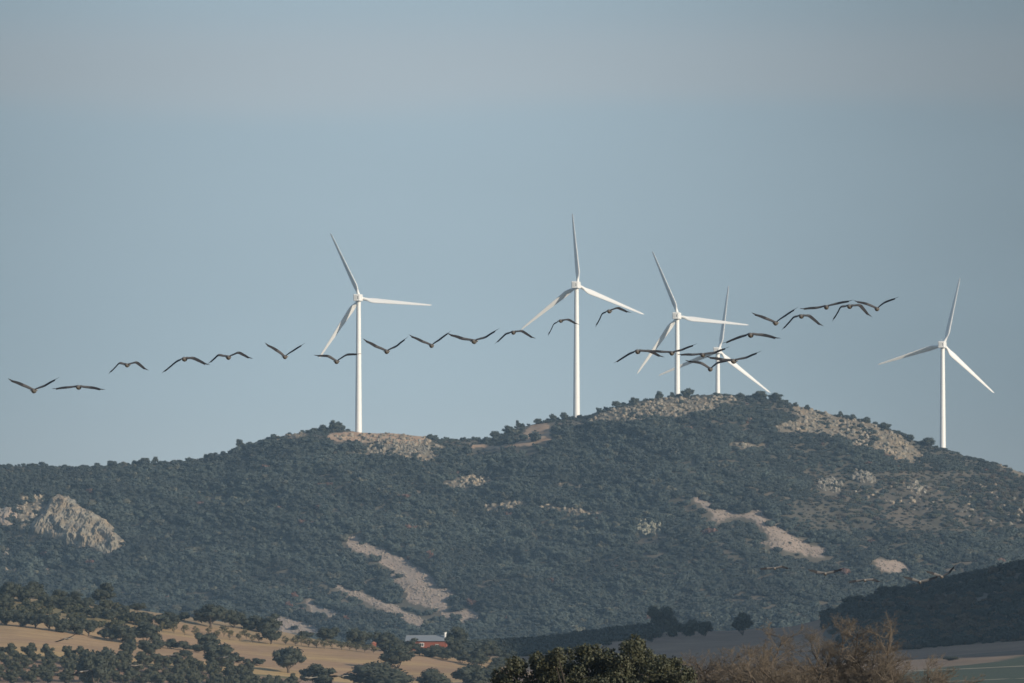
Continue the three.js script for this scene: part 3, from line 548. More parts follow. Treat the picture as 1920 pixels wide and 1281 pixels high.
// ---------------------------------------------------------------- trees of the farmland in the middle distance
const near = (px, py) => onGround(px, py, 3160, 3570) ?? ground((px - 960) / F * 3470, 3470);
for (const [px, py, w, h, kind, label] of [
  [66, 1112, 36, 30, 'oak', 'big round oak topping the wooded rise at far left'], [112, 1122, 30, 22, 'oak', 'round oak right below the big one on the wooded rise'], [141, 1128, 28, 22, 'oak', 'small oak in the middle of the wooded rise'], [194, 1140, 42, 44, 'tall', 'tall oak standing highest at the end of the wooded rise'],
  [20, 1128, 44, 34, 'oak', 'oak at the left edge of the wooded rise'], [52, 1130, 40, 30, 'oak', 'oak under the big round one on the rise'], [88, 1138, 38, 26, 'oak', 'oak in the second line of the wooded rise'], [8, 1146, 40, 30, 'oak', 'lower oak cut by the left edge'], [124, 1142, 36, 24, 'oak', 'spreading oak below the small one on the rise'], [160, 1142, 34, 24, 'oak', 'oak left below the tall one'],
  [258, 1142, 32, 16, 'bush', 'low shrub at the foot of the slope right of the tall oak'], [175, 1160, 30, 24, 'oak', 'oak above the right end of the field hedge'], [205, 1162, 30, 22, 'oak', 'middle oak of three above the stubble'], [230, 1160, 30, 24, 'oak', 'third oak of three above the stubble'], [250, 1172, 17, 24, 'tall', 'slim oak above the dark field clump'], [274, 1174, 30, 24, 'oak', 'round oak right of the slim one'],
  [312, 1180, 50, 36, 'oak', 'broad oak above the row of young trees'], [396, 1177, 58, 44, 'lone', 'large dome-shaped oak with visible trunk on the upper field'], [344, 1164, 26, 14, 'bush', 'low bush on the field crest left of the dome oak'], [372, 1166, 22, 12, 'bush', 'small bush tucked left of the dome oak'], [438, 1178, 46, 32, 'oak', 'dark oak right beside the dome oak'], [470, 1182, 44, 30, 'oak', 'dark oak second right of the dome oak'],
  [500, 1188, 52, 38, 'oak', 'high rounded oak at the end of the upper oak line'], [508, 1208, 36, 32, 'lone', 'oak with low crown in front of the upper oak line'],
  [12, 1172, 36, 30, 'oak', 'first oak of the hedge above the stubble, from the left'], [40, 1176, 34, 28, 'oak', 'second oak of the hedge above the stubble'], [66, 1179, 34, 30, 'lone', 'third oak of the hedge above the stubble'], [92, 1183, 36, 32, 'lone', 'fourth oak of the hedge above the stubble'], [118, 1187, 34, 30, 'oak', 'fifth oak of the hedge above the stubble'], [143, 1190, 36, 34, 'oak', 'sixth oak of the hedge above the stubble'], [166, 1193, 36, 32, 'lone', 'seventh oak of the hedge above the stubble'],
  [196, 1198, 26, 18, 'bush', 'low bush closing the hedge above the stubble'], [231, 1206, 50, 36, 'oak', 'left of two big oaks in the dark field clump'], [276, 1210, 54, 40, 'oak', 'right of two big oaks in the dark field clump'], [208, 1203, 30, 20, 'bush', 'bush at the left of the dark field clump'], [298, 1216, 26, 16, 'bush', 'bush at the right of the dark field clump'],
  [241, 1240, 29, 44, 'tall', 'tall narrow oak on the stubble edge'], [278, 1236, 36, 38, 'tall', 'leaning oak right of the tall narrow one'], [262, 1236, 10, 6, 'bush', 'tiny shrub between two oaks on the stubble'], [301, 1238, 7, 8, 'bush', 'tiny upright shrub at the stubble edge'],
  [322, 1217, 30, 16, 'bush', 'bush starting the low hedge across the stubble'], [346, 1220, 34, 15, 'bush', 'bush in the middle of the low hedge'], [370, 1224, 30, 15, 'bush', 'bush at the right of the low hedge'], [388, 1221, 44, 36, 'oak', 'pointed oak above the large round field oak'], [412, 1254, 62, 48, 'oak', 'large round oak at the olive grove border'], [348, 1234, 25, 14, 'bush', 'oval shrub alone on the stubble'],
  [448, 1243, 22, 11, 'bush', 'first low bush right of the large round oak'], [466, 1246, 18, 9, 'bush', 'second low bush right of the large round oak'], [482, 1248, 30, 13, 'bush', 'low wide bush on the pale field strip'], [541, 1262, 57, 46, 'lone', 'solitary oak with bare trunk on the golden field'], [597, 1292, 60, 46, 'oak', 'oak at the bottom edge right of the solitary one'], [710, 1300, 110, 50, 'oak', 'very wide oak crown at the bottom edge'], [812, 1298, 54, 38, 'oak', 'small oak crown at the bottom edge'], [887, 1296, 70, 46, 'oak', 'oak crown at the bottom edge left of the dark evergreen'], [180, 1292, 66, 72, 'oak', 'big dark oak rising out of the olive grove'],
  [570, 1202, 33, 18, 'bush', 'wide low oak left behind the young trees'], [615, 1204, 42, 30, 'oak', 'round oak second behind the young trees'], [671, 1210, 50, 38, 'oak', 'broad flat-topped oak behind the young trees'], [717, 1208, 42, 34, 'oak', 'oak left of the red house'], [728, 1222, 44, 34, 'oak', 'oak hiding the left end of the red house'], [764, 1224, 44, 28, 'oak', 'oak in front of the grey roof'], [745, 1256, 56, 46, 'oak', 'thick oak on the field below the red house'],
  [857, 1210, 42, 46, 'tall', 'dark tall oak right behind the red house'], [852, 1226, 30, 32, 'oak', 'oak at the right corner of the red house'], [810, 1233, 46, 26, 'oak', 'round shrubby oak in front of the red wall'], [788, 1230, 30, 16, 'bush', 'bush at the left foot of the red wall'], [836, 1238, 34, 18, 'bush', 'bush at the right foot of the red wall'],
  [866, 1244, 40, 24, 'bush', 'bush row below the house, first'], [896, 1250, 42, 24, 'bush', 'bush row below the house, second'], [915, 1238, 50, 34, 'oak', 'greyish oak right of the pale gap below the house'], [938, 1256, 34, 22, 'bush', 'bush row below the house, last'], [950, 1246, 40, 26, 'oak', 'oak left behind the dark evergreen'], [920, 1268, 34, 18, 'bush', 'bush on the field edge by the dark evergreen'],
  [1241, 1189, 52, 56, 'oak', 'largest dark oak on the shaded field'], [1222, 1204, 38, 30, 'oak', 'dark oak at the lower left of the largest one'], [1262, 1184, 34, 34, 'oak', 'dark oak at the right of the largest one'], [1294, 1182, 38, 36, 'oak', 'dark oak, left of two near the bare tree'], [1322, 1180, 30, 30, 'oak', 'dark oak, right of two near the bare tree'], [1392, 1178, 36, 40, 'oak', 'dark oak seen through the bare tree twigs'],
  [1134, 1212, 24, 12, 'bush', 'small bush on the shaded field'], [1603, 1126, 44, 30, 'oak', 'rounded oak where the dark flank begins'], [1663, 1116, 44, 28, 'oak', 'dome-shaped oak on the dark flank outline'],
]) tree(kind, kind === 'bush' ? 'holm_oak_bush' : 'holm_oak', near(px, py).add(new V3(0, -0.15, 0)), metres(w, 3350) * 1.27, metres(h, 3350) * 1.16, label, kind === 'bush' ? 'bush' : 'tree', 'oaks and bushes of the farmland');

{ const g = onGround(1782, 1240, 2000, 3100); tree('bush', 'holm_oak_bush', g, metres(36, -g.z), metres(9, -g.z), 'flat bush on the shaded brown field', 'bush', 'oaks and bushes of the farmland'); }
const ORD = ['first', 'second', 'third', 'fourth', 'fifth', 'sixth', 'seventh', 'eighth', 'ninth', 'tenth', 'eleventh', 'twelfth', 'thirteenth', 'fourteenth', 'fifteenth', 'sixteenth', 'seventeenth', 'eighteenth', 'nineteenth', 'twentieth', 'twenty-first', 'twenty-second', 'twenty-third', 'twenty-fourth', 'twenty-fifth', 'twenty-sixth'];
[[303, 1186, 15, 17], [326, 1188, 14, 15], [346, 1191, 14, 16], [366, 1193, 14, 15], [392, 1190, 12, 12], [408, 1197, 14, 14], [420, 1194, 15, 17], [431, 1200, 14, 15], [449, 1202, 13, 14], [462, 1199, 16, 16], [474, 1206, 14, 13], [486, 1205, 14, 14], [535, 1209, 14, 13], [554, 1211, 16, 14], [565, 1210, 16, 15], [578, 1213, 18, 14], [594, 1215, 20, 15], [608, 1217, 16, 14], [622, 1217, 18, 15], [640, 1219, 18, 14], [656, 1220, 18, 15], [668, 1221, 18, 13], [684, 1223, 18, 14], [700, 1225, 20, 14]]
  .forEach(([px, py, w, h], i) => tree('young', 'young_tree', near(px, py), metres(w, 3380) * 1.4, metres(h, 3380) * 1.3, `young pale green tree, ${ORD[i]} from the left in its row`, 'tree', 'young trees planted across the field'));
{ // olive grove: rows up the slope
  const q = rng(900); let row = 0;
  for (let d = 3199; d < 3243; d += 8.4, row++) {
    let n = 0;
    for (let x = -156 + (row % 2) * 3; x < -50; x += 5.2) {
      const xx = x + (q() - 0.5) * 1.6, px = 960 + xx / d * F; if (px < -20 || px > 560) continue;
      if (px > 470 && d > 3224) continue;
      const g = ground(xx, d + (q() - 0.5) * 2); if (rowOf(g) > 1306) continue;
      tree('olive', 'olive_tree', g, 4.3 + 1.3 * q(), 3.4 + 1.1 * q(), `olive tree, ${ORD[n]} from the left in the ${ORD[row]} grove row from the front`, 'tree', 'olive trees in the grove'); n++;
    }
  }
}
{ // undergrowth between the oaks of the wooded rise
  const q = rng(911), it = [];
  for (let i = 0; i < 260; i++) { const px = lerp(-60, 330, q()), py = lerp(1104, 1180, q()), g = onGround(px, py, 3330, 3500); if (!g || rowOf(g) > 1172 + (px > 0 ? px * 0.13 : 0) - 14) continue; if (px > 210 && q() > 0.35) continue; const k = 0.8 + 0.5 * q(), w = 2 + 3.4 * q() * q(); it.push([g.x, g.y - 0.2, g.z, w * 1.2, w, [0.045 * k, 0.048 * k, 0.024 * k]]); }
  scatter('undergrowth', scrubKind(230), it, leafMat, 'dark bushes filling the gaps between oaks on the wooded rise', 'scrub');
}
// shaded hedge wood and the scrub of the dark flank
{
  const q = rng(1234), hedge = [], flank = [];
  for (let i = 0; i < 620; i++) {
    const px = lerp(846, 1232, q()), d = lerp(3452, 3540, q()), x = (px - 960) / F * d, k = 0.8 + 0.4 * q(), w = 3 + 2.8 * q();
    hedge.push([x, height(x, d) - 0.2, -d, w, (2.6 + 2.2 * q()) * (0.85 + 0.3 * (px - 850) / 380), SCRUB.map((v) => v * k)]);
  }
  scatter('hedge_wood', scrubKind(220), hedge, leafMat, 'long dark belt of scrub behind the shaded field', 'scrub');
  for (let i = 0; i < 5200; i++) {
    const d = lerp(3005, 3600, q()), px = lerp(1545, 2300, q()), x = (px - 960) / F * d; if (px < 1545 + 90 * q() && d < 3380) continue;
    const k = 0.7 + 0.6 * q(), b = fbm(x / 22, d / 22, 3.3, 2), s = Math.pow(q(), 1.5), brown = b > 0.06 && d < 3400 ? 0.75 : 0.12;
    flank.push([x, height(x, d) - 0.2, -d, lerp(1.8, 5, s), lerp(1.5, 4.2, s), q() < brown ? [0.085 * k, 0.068 * k, 0.045 * k] : SCRUB.map((v) => v * k)]);
  }
  scatter('flank_scrub', scrubKind(221), flank, leafMat, 'dark shaded scrub on the flank rising at the right edge', 'scrub');
}

// ---------------------------------------------------------------- red farmhouse, shed, small things
{
  const d = 3492, c = at(801, 1221, d); c.y = height(c.x, d);
  const h = thing('farmhouse', c, -4 * R); tag(h, 'low red-brick farmhouse with grey sheet roof and white chimney', 'house');
  const L = 12.2, D = 6.5, Hh = 2.9, rise = 1.5;
  const red = std(0.23, 0.068, 0.04, 0.95), roofM = std(0.20, 0.22, 0.24, 0.55), wht = std(0.8, 0.8, 0.78, 0.7), glass = std(0.03, 0.035, 0.04, 0.2);
  const s = new THREE.Shape(); s.moveTo(-D / 2, -1.2); s.lineTo(D / 2, -1.2); s.lineTo(D / 2, Hh); s.lineTo(0, Hh + rise); s.lineTo(-D / 2, Hh); s.closePath();
  mesh('wall', new THREE.ExtrudeGeometry(s, { depth: L, bevelEnabled: false }).rotateY(Math.PI / 2).translate(-L / 2, 0, 0), red, h);
  const roof = new THREE.Group(); roof.name = 'roof'; h.add(roof);
  const slope = Math.atan2(rise, D / 2), len = Math.hypot(rise, D / 2) + 0.5;
  for (const sd of [1, -1]) {
    for (let i = 0; i < 13; i++) { const p = mesh('roof_sheet', new THREE.BoxGeometry(0.985, 0.07, len), roofM, roof); p.rotation.x = sd * slope; p.position.set(-6.2 + 0.5 + i * 1.0 - 0.3, Hh + rise - Math.sin(slope) * len / 2 + 0.09 + (i % 2) * 0.012, sd * Math.cos(slope) * len / 2); }
  }
  const rc = mesh('ridge_cap', new THREE.CylinderGeometry(0.14, 0.14, L + 0.6, 10).rotateZ(Math.PI / 2), roofM, roof); rc.position.y = Hh + rise + 0.1;
  const ch = mesh('chimney', mergeGeometries([new THREE.CylinderGeometry(0.36, 0.42, 2.0, 16), new THREE.CylinderGeometry(0.48, 0.48, 0.16, 16).translate(0, 1.05, 0)]), wht, h); ch.position.set(L / 2 - 0.45, Hh + rise + 0.0, 1.4);
  for (const [x, w, y, hh] of [[-1.4, 1.1, 1.65, 1.0], [-4.4, 1.1, 1.65, 1.0]]) {
    const win = new THREE.Group(); win.name = 'window'; win.position.set(x, y, D / 2 + 0.03); h.add(win);
    mesh('frame', mergeGeometries([new THREE.BoxGeometry(w + 0.24, 0.14, 0.12).translate(0, hh / 2, 0), new THREE.BoxGeometry(w + 0.24, 0.14, 0.12).translate(0, -hh / 2, 0), new THREE.BoxGeometry(0.14, hh - 0.14, 0.12).translate(-w / 2 - 0.05, 0, 0), new THREE.BoxGeometry(0.14, hh - 0.14, 0.12).translate(w / 2 + 0.05, 0, 0), new THREE.BoxGeometry(0.07, hh - 0.14, 0.08)]), wht, win);
    const p = mesh('pane', new THREE.BoxGeometry(w - 0.04, hh - 0.14, 0.03), glass, win); p.position.z = -0.01;
  }
  const dp = mesh('door', new RoundedBoxGeometry(1.0, 2.0, 0.1, 2, 0.03), std(0.5, 0.48, 0.44, 0.7), h); dp.position.set(3.2, 0.85, D / 2 + 0.04);
  const tk = thing('water_tank', near(789.5, 1219).add(new V3(0, 0, 0)), 0); tag(tk, 'small white water tank at the left foot of the red wall', 'tank');
  mesh('body', new THREE.CylinderGeometry(0.5, 0.5, 1.3, 18).translate(0, 0.75, 0), wht, tk); mesh('lid', new THREE.CylinderGeometry(0.22, 0.26, 0.16, 14).translate(0, 1.48, 0), wht, tk); mesh('base', new THREE.BoxGeometry(1.3, 0.14, 1.3).translate(0, 0.05, 0), concrete, tk);
  const g2 = near(701, 1216), sh = thing('shed', g2, 0.2); tag(sh, 'tiny red shed among the trees left of the farmhouse', 'shed');
  mesh('wall', new THREE.BoxGeometry(1.2, 1.7, 1.5).translate(0, 0.65, 0), red, sh); mesh('roof', new THREE.CylinderGeometry(0.05, 1.2, 0.6, 4).rotateY(Math.PI / 4).translate(0, 1.8, 0), std(0.30, 0.12, 0.07, 0.9), sh);
  for (const [px, label] of [[876, 'pale boulder in the gap below the farmhouse, left one'], [890, 'pale boulder in the gap below the farmhouse, right one']]) {
    const p = near(px, 1226), m = mesh('boulder', rockGeo(px, 2, 0.2).scale(0.5, 0.45, 0.5), std(0.6, 0.56, 0.48, 0.95)); m.position.copy(p).add(new V3(0, 0.3, 0)); tag(m, label, 'boulder', 'pale boulders by the house'); }
}
// pale field tracks at the lower right
function track(pts, w, label) {
  const pos = [], idx = []; const n = 160;
  for (let i = 0; i <= n; i++) { const t = i / n * (pts.length - 1), k = Math.min(pts.length - 2, Math.floor(t)), f = t - k, px = lerp(pts[k][0], pts[k + 1][0], f), py = lerp(pts[k][1], pts[k + 1][1], f), g = onGround(px, py, 2000, 3000); if (!g) continue; for (const s of [0, 1]) { const d = -g.z + (s - 0.5) * w, x = (px - 960) / F * -g.z; pos.push(x, height(x, d) + 0.05, -d); } }
  for (let i = 0; i < pos.length / 6 - 1; i++) idx.push(2 * i, 2 * i + 2, 2 * i + 1, 2 * i + 1, 2 * i + 2, 2 * i + 3);
  const g = new THREE.BufferGeometry(); g.setAttribute('position', new THREE.Float32BufferAttribute(pos, 3)); g.setIndex(idx); g.computeVertexNormals();
  tag(mesh('path', g, std(0.22, 0.20, 0.14, 1)), label, null, null, 'structure');
}
track([[1400, 1270], [1480, 1266], [1782, 1256], [2000, 1246]], 12, 'pale track along the upper edge of the green field');
track([[1600, 1286], [1752, 1279.5], [2000, 1269]], 9, 'pale track across the green field at the bottom right');

// ---------------------------------------------------------------- foreground: dark evergreen and bare tree
{
  const d = 430, q = rng(4242), s = d / F, gx = (1110 - 960) * s, base = ground(gx, d);
  const t = thing('evergreen_tree', base); tag(t, 'dark evergreen treetop close by at the bottom middle', 'tree');
  const spots = [[945, 1282, 30], [975, 1262, 30], [1000, 1246, 26], [1032, 1246, 28], [1056, 1234, 27], [1078, 1252, 28], [1106, 1234, 28], [1136, 1240, 24], [1160, 1252, 30], [1180, 1216, 22], [1200, 1206, 20], [1212, 1232, 24], [1232, 1250, 27], [1256, 1252, 26], [1284, 1274, 24], [1040, 1285, 46], [1110, 1280, 48], [1190, 1275, 46], [1250, 1295, 44], [980, 1310, 50], [1060, 1340, 70], [1160, 1345, 80], [1250, 1345, 60], [1110, 1400, 90]];
  const lumps = [];
  for (const [px, py, r] of spots) {
    const c = at(px, py, d).sub(base), R0 = r * s; 
    for (let i = 0; i < 7; i++) { const k = 0.45 + 0.22 * q(); lumps.push([c.x + (q() - 0.5) * R0 * 1.2, c.y + (q() - 0.5) * R0 * 1.1, (q() - 0.5) * 3.2 - (i % 2) * 0.4, R0 * k]); }
  }
  const E = [0.042, 0.046, 0.022];
  mesh('crown', leaves(q, lumps, 90000, 0.05, E, { inner: 0.15, open: true }), vmat(0.7), t);
  const parts = [limb([new V3(0, -0.3, 0), new V3(0.1, 2, 0), new V3(-0.1, 4, 0.1), new V3(0, 5.5, 0)], 0.26, 0.14, 10)];
  for (const l of lumps.filter((_, i) => i % 5 === 0)) parts.push(limb([new V3(0, 2.5 + q() * 2, 0), new V3(l[0] * 0.5, l[1] * 0.6 + 1, l[2] * 0.5), new V3(l[0], l[1], l[2])], 0.08, 0.02, 5));
  mesh('trunk', mergeGeometries(parts), std(0.035, 0.028, 0.022, 0.95), t);
}
function bareTree(px, py0, d, seed, limbs, hgt, label) {
  const q = rng(seed), s = d / F, base = ground((px - 960) * s, d), t = thing('bare_tree', base); tag(t, label, 'tree', 'leafless trees close by');
  const big = [], twigs = [];
  function grow(p, dir, len, r, level) {
    const n = level < 2 ? 7 : level < 4 ? 3 : level < 5 ? 2 : 1, pts = [p.clone()], dd = dir.clone();
    for (let i = 0; i < n; i++) { const w = level < 1 ? 0.10 : 0.20; dd.x += (q() - 0.5) * w * 2; dd.z += (q() - 0.5) * w * 2; dd.y += (level ? 0.06 : 0.02) + (q() - 0.5) * w; dd.normalize(); pts.push(pts[i].clone().addScaledVector(dd, len / n)); }
    (level < 2 ? big : twigs).push(limb(pts, r, r * (level < 4 ? 0.5 : 0.6), level < 2 ? 7 : 3));
    if (level >= 5) return;
    const kids = [8, 6, 6, 4, 4][level];
    for (let i = 0; i < kids; i++) {
      const f = (level ? 0.2 : 0.28) + (level ? 0.8 : 0.72) * (i + q()) / kids, k = Math.min(n - 1, Math.floor(f * n)), o = pts[k].clone().lerp(pts[k + 1], f * n - k > 1 ? 1 : clamp(f * n - k));
      const tdir = pts[k + 1].clone().sub(pts[k]).normalize(), side = new V3(q() - 0.5, (q() - 0.5) * 0.6, q() - 0.5).normalize(), nd = tdir.multiplyScalar(0.75).addScaledVector(side, 0.75 + 0.3 * q()).normalize(); if (nd.y < -0.1) nd.y *= -0.3;
      grow(o, nd, len * (level ? 0.46 + 0.2 * q() : 0.34 + 0.14 * q()) * (1.15 - 0.4 * f), Math.max(0.006, r * lerp(0.55, 0.4, f)), level + 1);
    }
  }
  big.push(limb([new V3(0, -0.4, 0), new V3(0.05, 1.2, 0), new V3(0.0, 2.6, 0)], 0.36, 0.30, 12));
  for (const [dx, dy, dz, L] of limbs) grow(new V3(dx * 0.2, 2.0 + 0.5 * q(), dz * 0.2), new V3(dx, dy, dz).normalize(), L, 0.13, 0);
  mesh('trunk', mergeGeometries(big), paleBark, t); mesh('twigs', mergeGeometries(twigs), twigMat, t);
  t.scale.setScalar(1);
}
const twigMat = std(0.13, 0.105, 0.077, 0.9);
{
  const q = rng(88), limbs = [];
  for (let k = 0; k < 17; k++) { const a = lerp(-46, 46, (k + 0.5 + 0.5 * (q() - 0.5)) / 17) * R; limbs.push([Math.sin(a), Math.cos(a), (q() - 0.5) * 0.7, lerp(7.0, 6.3, Math.abs(a)) * (0.9 + 0.2 * q())]); }
  bareTree(1570, 1290, 452, 31, limbs.map(([x, y, z, L]) => [x, y, z, L * 0.88]), 11, 'leafless brown tree with dense fine twigs at the bottom right');
  bareTree(1418, 1290, 468, 32, limbs.filter((_, i) => i % 3 !== 1).map(([x, y, z, L]) => [x * 0.95, y, -z, L * 0.86]), 11, 'smaller leafless tree between the dark evergreen and the larger bare tree');
}

// ---------------------------------------------------------------- cranes in flight
function crane(body, lm, lt, rm, rt, i, label) {
  const hyp = (a, b) => Math.hypot(a[0] - b[0], a[1] - b[1]), arc = hyp(body, lm) + hyp(lm, lt) + hyp(body, rm) + hyp(rm, rt);
  const d = 2.2 * F / arc, s = d / F, q = rng(700 + i), o = at(body[0], body[1], d);
  const yaw = (i >= 29 ? 50 : 12) * R * (0.7 + 0.6 * q()), H = new V3(Math.sin(yaw), 0.02, -Math.cos(yaw)).normalize();      // heading, away from us
  const pos = [], col = [], idx = [];
  const GREY = i >= 24 ? [0.17, 0.16, 0.145] : [0.095, 0.092, 0.09], BLACK = [0.018, 0.018, 0.02], PALE = [0.11, 0.10, 0.085];  // low cranes painted paler, standing in for sun on their upper wings
  const side = new V3().crossVectors(H, new V3(0, 1, 0)).normalize(), up = new V3().crossVectors(side, H);
  // body: bill, head, outstretched neck, breast, tail, trailing legs - one skin
  const prof = [[0.80, 0.004, 0.02], [0.71, 0.014, 0.02], [0.69, 0.030, 0.02], [0.63, 0.042, 0.02], [0.57, 0.032, 0.01], [0.42, 0.030, 0.0], [0.29, 0.042, -0.01], [0.21, 0.07, -0.015], [0.10, 0.105, -0.02], [-0.02, 0.115, -0.02], [-0.15, 0.10, -0.01], [-0.26, 0.075, 0.0], [-0.36, 0.05, 0.01], [-0.44, 0.028, 0.0], [-0.50, 0.016, -0.01], [-0.72, 0.012, -0.015], [-0.80, 0.016, -0.015], [-0.88, 0.003, -0.015]];
  const N = 14;
  prof.forEach(([a, r, y], k) => { for (let j = 0; j < N; j++) { const w = j / N * 2 * Math.PI, fl = k > 12 ? 1.6 : 1; const p = new V3().addScaledVector(H, a).addScaledVector(side, Math.cos(w) * r * fl).addScaledVector(up, Math.sin(w) * r + y); pos.push(p.x, p.y, p.z); const c = k < 3 ? [0.25, 0.22, 0.15] : k < 6 ? (Math.sin(w) > 0.2 ? [0.35, 0.33, 0.30] : BLACK) : k > 12 ? BLACK : Math.sin(w) < -0.2 ? PALE : GREY; col.push(...c); } });
  for (let k = 0; k < prof.length - 1; k++) for (let j = 0; j < N; j++) { const a = k * N + j, b = k * N + (j + 1) % N; idx.push(a, b, a + N, b, b + N, a + N); }
  // wings: bent at the wrist, feather fingers at the tip
  const wing = (mid, tip, sgn) => {
    const M = new V3((mid[0] - body[0]) * s, (body[1] - mid[1]) * s, 0), T = new V3((tip[0] - body[0]) * s, (body[1] - tip[1]) * s, 0), root = new V3(sgn * 0.06, 0.055, 0);
    const turnBack = (v, k) => new V3(v.x * Math.cos(yaw * 0.6), v.y, -v.x * Math.sin(yaw * 0.6) * -1).addScaledVector(H, k);
    const curve = new THREE.CatmullRomCurve3([root, turnBack(M.clone().multiplyScalar(0.5).add(new V3(0, 0.02, 0)), 0.05), turnBack(M, 0.08), turnBack(M.clone().lerp(T, 0.5).add(new V3(0, 0.015, 0)), 0.03), turnBack(T, -0.10)]);
    const NS = 16, start = pos.length / 3, rows = [];
    const section = (p, chord, thick, aoa, lead, c1, c2, tang) => {
      const nrm = new V3().crossVectors(H, tang).normalize(); if (nrm.y < 0) nrm.negate();
      const ch = H.clone().multiplyScalar(Math.cos(aoa)).addScaledVector(nrm, Math.sin(aoa)), nn = nrm.clone().multiplyScalar(Math.cos(aoa)).addScaledVector(H, -Math.sin(aoa)), at0 = pos.length / 3;
      for (const [u, v] of [[lead, 0], [lead - 0.12, 0.55], [lead - 0.35, 0.5], [lead - 1, 0.05], [lead - 1, -0.05], [lead - 0.35, 0.0], [lead - 0.12, -0.45]]) { const r = p.clone().addScaledVector(ch, u * chord).addScaledVector(nn, v * thick); pos.push(r.x, r.y, r.z); col.push(...(u < lead - 0.5 ? c2 : c1)); }
      return at0;
    };
    for (let k = 0; k <= NS; k++) {
      const t = k / NS, p = curve.getPoint(t), tg = curve.getTangent(t), chord = t < 0.5 ? lerp(0.36, 0.40, t * 2) : lerp(0.40, 0.20, Math.pow((t - 0.5) * 2, 1.3));
      rows.push(section(p, chord * 0.95, 0.055 * (1 - 0.5 * t), (lerp(11, 24, t) + (i >= 24 ? 12 : 0)) * R, 0.35, t < 0.52 ? GREY : BLACK, BLACK, tg));
    }
    const join = (a, b, n) => { for (let j = 0; j < n; j++) { const k = (j + 1) % n; idx.push(a + j, b + j, a + k, a + k, b + j, b + k); } };
    for (let k = 0; k < NS; k++) join(rows[k], rows[k + 1], 7);
    for (let f = 0; f < 5; f++) {     // primaries
      const p0 = curve.getPoint(0.9), tg = curve.getTangent(1), off = H.clone().multiplyScalar(0.07 - f * 0.05), dir = tg.clone().addScaledVector(H, 0.3 - f * 0.26).addScaledVector(new V3(0, 1, 0), 0.12 - f * 0.05).normalize(), L = 0.34 - f * 0.03;
      const a = section(p0.clone().add(off), 0.05, 0.014, 12 * R, 0.5, BLACK, BLACK, tg), b = section(p0.clone().add(off).addScaledVector(dir, L * 0.65), 0.05, 0.012, 16 * R, 0.5, BLACK, BLACK, tg), c = section(p0.clone().add(off).addScaledVector(dir, L), 0.012, 0.006, 18 * R, 0.5, BLACK, BLACK, tg);
      join(a, b, 7); join(b, c, 7);
    }
  };
  wing(lm, lt, -1); wing(rm, rt, 1);
  const g = new THREE.BufferGeometry(); g.setAttribute('position', new THREE.Float32BufferAttribute(pos, 3)); g.setAttribute('color', new THREE.Float32BufferAttribute(col, 3)); g.setIndex(idx); g.computeVertexNormals();
  const m = mesh('crane', g, craneMat); m.position.copy(o);
  return tag(m, label, 'bird', 'cranes flying past the hill');
}
const craneMat = vmat(0.8, { side: THREE.DoubleSide });
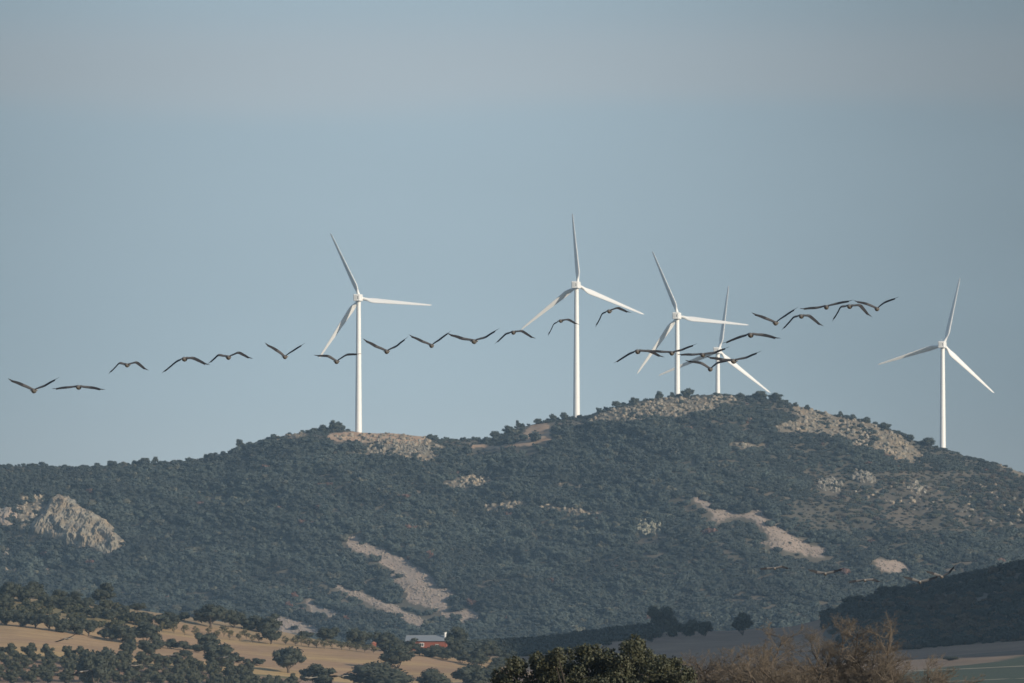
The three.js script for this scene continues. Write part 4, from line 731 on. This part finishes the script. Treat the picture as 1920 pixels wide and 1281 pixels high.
const B = [
  [63, 732.5, 43, 722, 22, 714, 83, 723, 104, 712.5], [147, 726, 125, 726, 105, 729, 167, 726, 190, 730.5], [238, 684.6, 223, 680.7, 208, 697, 255, 679.4, 273, 692], [345.6, 673, 331, 677, 309, 696, 361, 671, 387, 683], [428, 670, 409, 665.6, 394.5, 679, 446.6, 661, 467.5, 671],
  [534, 669, 520, 657.5, 502, 647, 549, 657.5, 566, 648], [631, 678, 615, 667.5, 596, 667, 650, 665, 670, 664.5], [725, 659, 705, 649, 687, 639.5, 742.5, 649, 759.5, 637], [809, 648, 792.5, 640, 772.5, 631, 822.5, 637.5, 840, 625.5], [889, 640, 867.5, 634.5, 846, 628, 910, 632, 930, 621],
  [962.7, 623.3, 948.6, 625.7, 933, 641, 978, 620.5, 999, 633], [1051.7, 601.6, 1038, 607.5, 1030, 625.7, 1065.4, 599, 1081, 607], [1142.7, 583.4, 1129, 588, 1119.7, 608.5, 1158, 577, 1177.8, 585],
  [1196, 659, 1181, 662.5, 1157.5, 678, 1217.5, 658, 1239, 668], [1260, 662, 1240, 659, 1220, 658, 1277.5, 656, 1301, 648], [1318, 665.5, 1297.5, 664.5, 1277.5, 665, 1340, 661, 1361, 654], [1332, 692, 1315, 680.5, 1292, 677.5, 1346, 680, 1367.5, 676], [1376, 677, 1355, 674, 1332.5, 670.5, 1400, 670, 1421, 662.5], [1408, 628, 1390, 630.5, 1362.5, 642, 1430, 627.5, 1456, 634],
  [1454.7, 605.6, 1436.7, 596.6, 1417, 589.7, 1472, 592, 1490.6, 581], [1503, 592.8, 1489, 594, 1471, 614.7, 1517, 591.6, 1539, 608.7], [1550, 575.6, 1529.7, 576.7, 1508, 579, 1568.7, 569, 1593, 565], [1593.7, 574.4, 1577, 575, 1565, 597, 1612.5, 572, 1629.7, 590], [1645, 579, 1626.5, 569.7, 1608.6, 565.8, 1659, 567, 1679.7, 560],
  [1453, 1066, 1438, 1065.4, 1426, 1067, 1465, 1062.6, 1478.6, 1066], [1547.7, 1076, 1533, 1072.7, 1519, 1069.4, 1562.6, 1072, 1579, 1068], [1622, 1088.4, 1606, 1089, 1592.4, 1091.6, 1636, 1086.5, 1649, 1091], [1725, 1091.6, 1711.6, 1086, 1696.7, 1082.4, 1741, 1087, 1758, 1081.6], [1766, 1081.6, 1752, 1076, 1739, 1072, 1779, 1073.5, 1790, 1062.7],
  [126, 1197.7, 114, 1199.7, 103, 1203.5, 134.5, 1194, 144, 1190.8], [155, 1260, 145, 1262, 133, 1266, 165.6, 1258, 177.7, 1258.4], [252, 1248, 241.5, 1250.6, 231, 1256.6, 260.5, 1243.7, 269, 1240.8], [323, 1229, 312.5, 1231.7, 306, 1238, 331.7, 1228.7, 337.5, 1228], [421.7, 1233, 410, 1234, 401, 1235.3, 428, 1231.7, 433, 1231], [580, 1271, 565, 1272.5, 556, 1280, 590, 1263.7, 601, 1261], [640, 1267.5, 627.5, 1268, 615, 1267.5, 650, 1263.7, 660, 1260.5],
];
const WHERE = ['crane at the far left end of the long line, wings raised in a wide V', 'crane second in the long line, wings held almost level', 'crane third in the long line, both wing tips drooping', 'crane fourth in the long line, wings arched with left tip low', 'crane fifth in the long line, wings bent down at the wrist', 'crane sixth in the long line, wings raised in a narrow V', 'crane whose wings touch the first turbine tower and blade tip', 'crane just right of the first turbine tower, wings in a V', 'crane ninth in the long line, wings in a lopsided V', 'crane tenth in the long line, wings in a shallow wide V', 'crane at the lower left blade tip of the tallest turbine', 'crane touching the tower of the tallest turbine, wings arched down', 'crane under the right blade of the tallest turbine, highest of the line',
  'crane crossing the lower left blade of the summit turbine', 'crane crossing the tower of the summit turbine', 'crane crossing the hub of the farthest turbine', 'lowest crane of the cluster, wings bent like a gull, before the farthest tower', 'crane just right of the farthest turbine hub, left wing level', 'crane above the farthest hub, wings spread in a flat arch', 'crane at the left of the upper right group, wings in a V', 'crane with arched wings second in the upper right group', 'crane with long straight tilted wings in the upper right group', 'crane with strongly drooping wings in the upper right group', 'crane at the right end of the upper right group, wings raised',
  'first low crane before the right slope, wings flat', 'second low crane before the right slope, wings raised', 'third low crane before the right slope, wings flat', 'fourth low crane before the right slope, over the dark flank edge', 'last low crane before the right slope, wings in a high V',
  'low crane over the stubble field at far left', 'low crane before the big dark oak in the olive grove', 'low crane over the olive grove edge right of the big oak', 'low crane over the stubble beside the oval shrub', 'low crane before the large round oak', 'low crane at the bottom edge, left of two by the bottom oak', 'low crane at the bottom edge, right of two by the bottom oak'];
B.forEach((b, i) => crane([b[0], b[1]], [b[2], b[3]], [b[4], b[5]], [b[6], b[7]], [b[8], b[9]], i, WHERE[i]));

renderer.render(scene, camera);
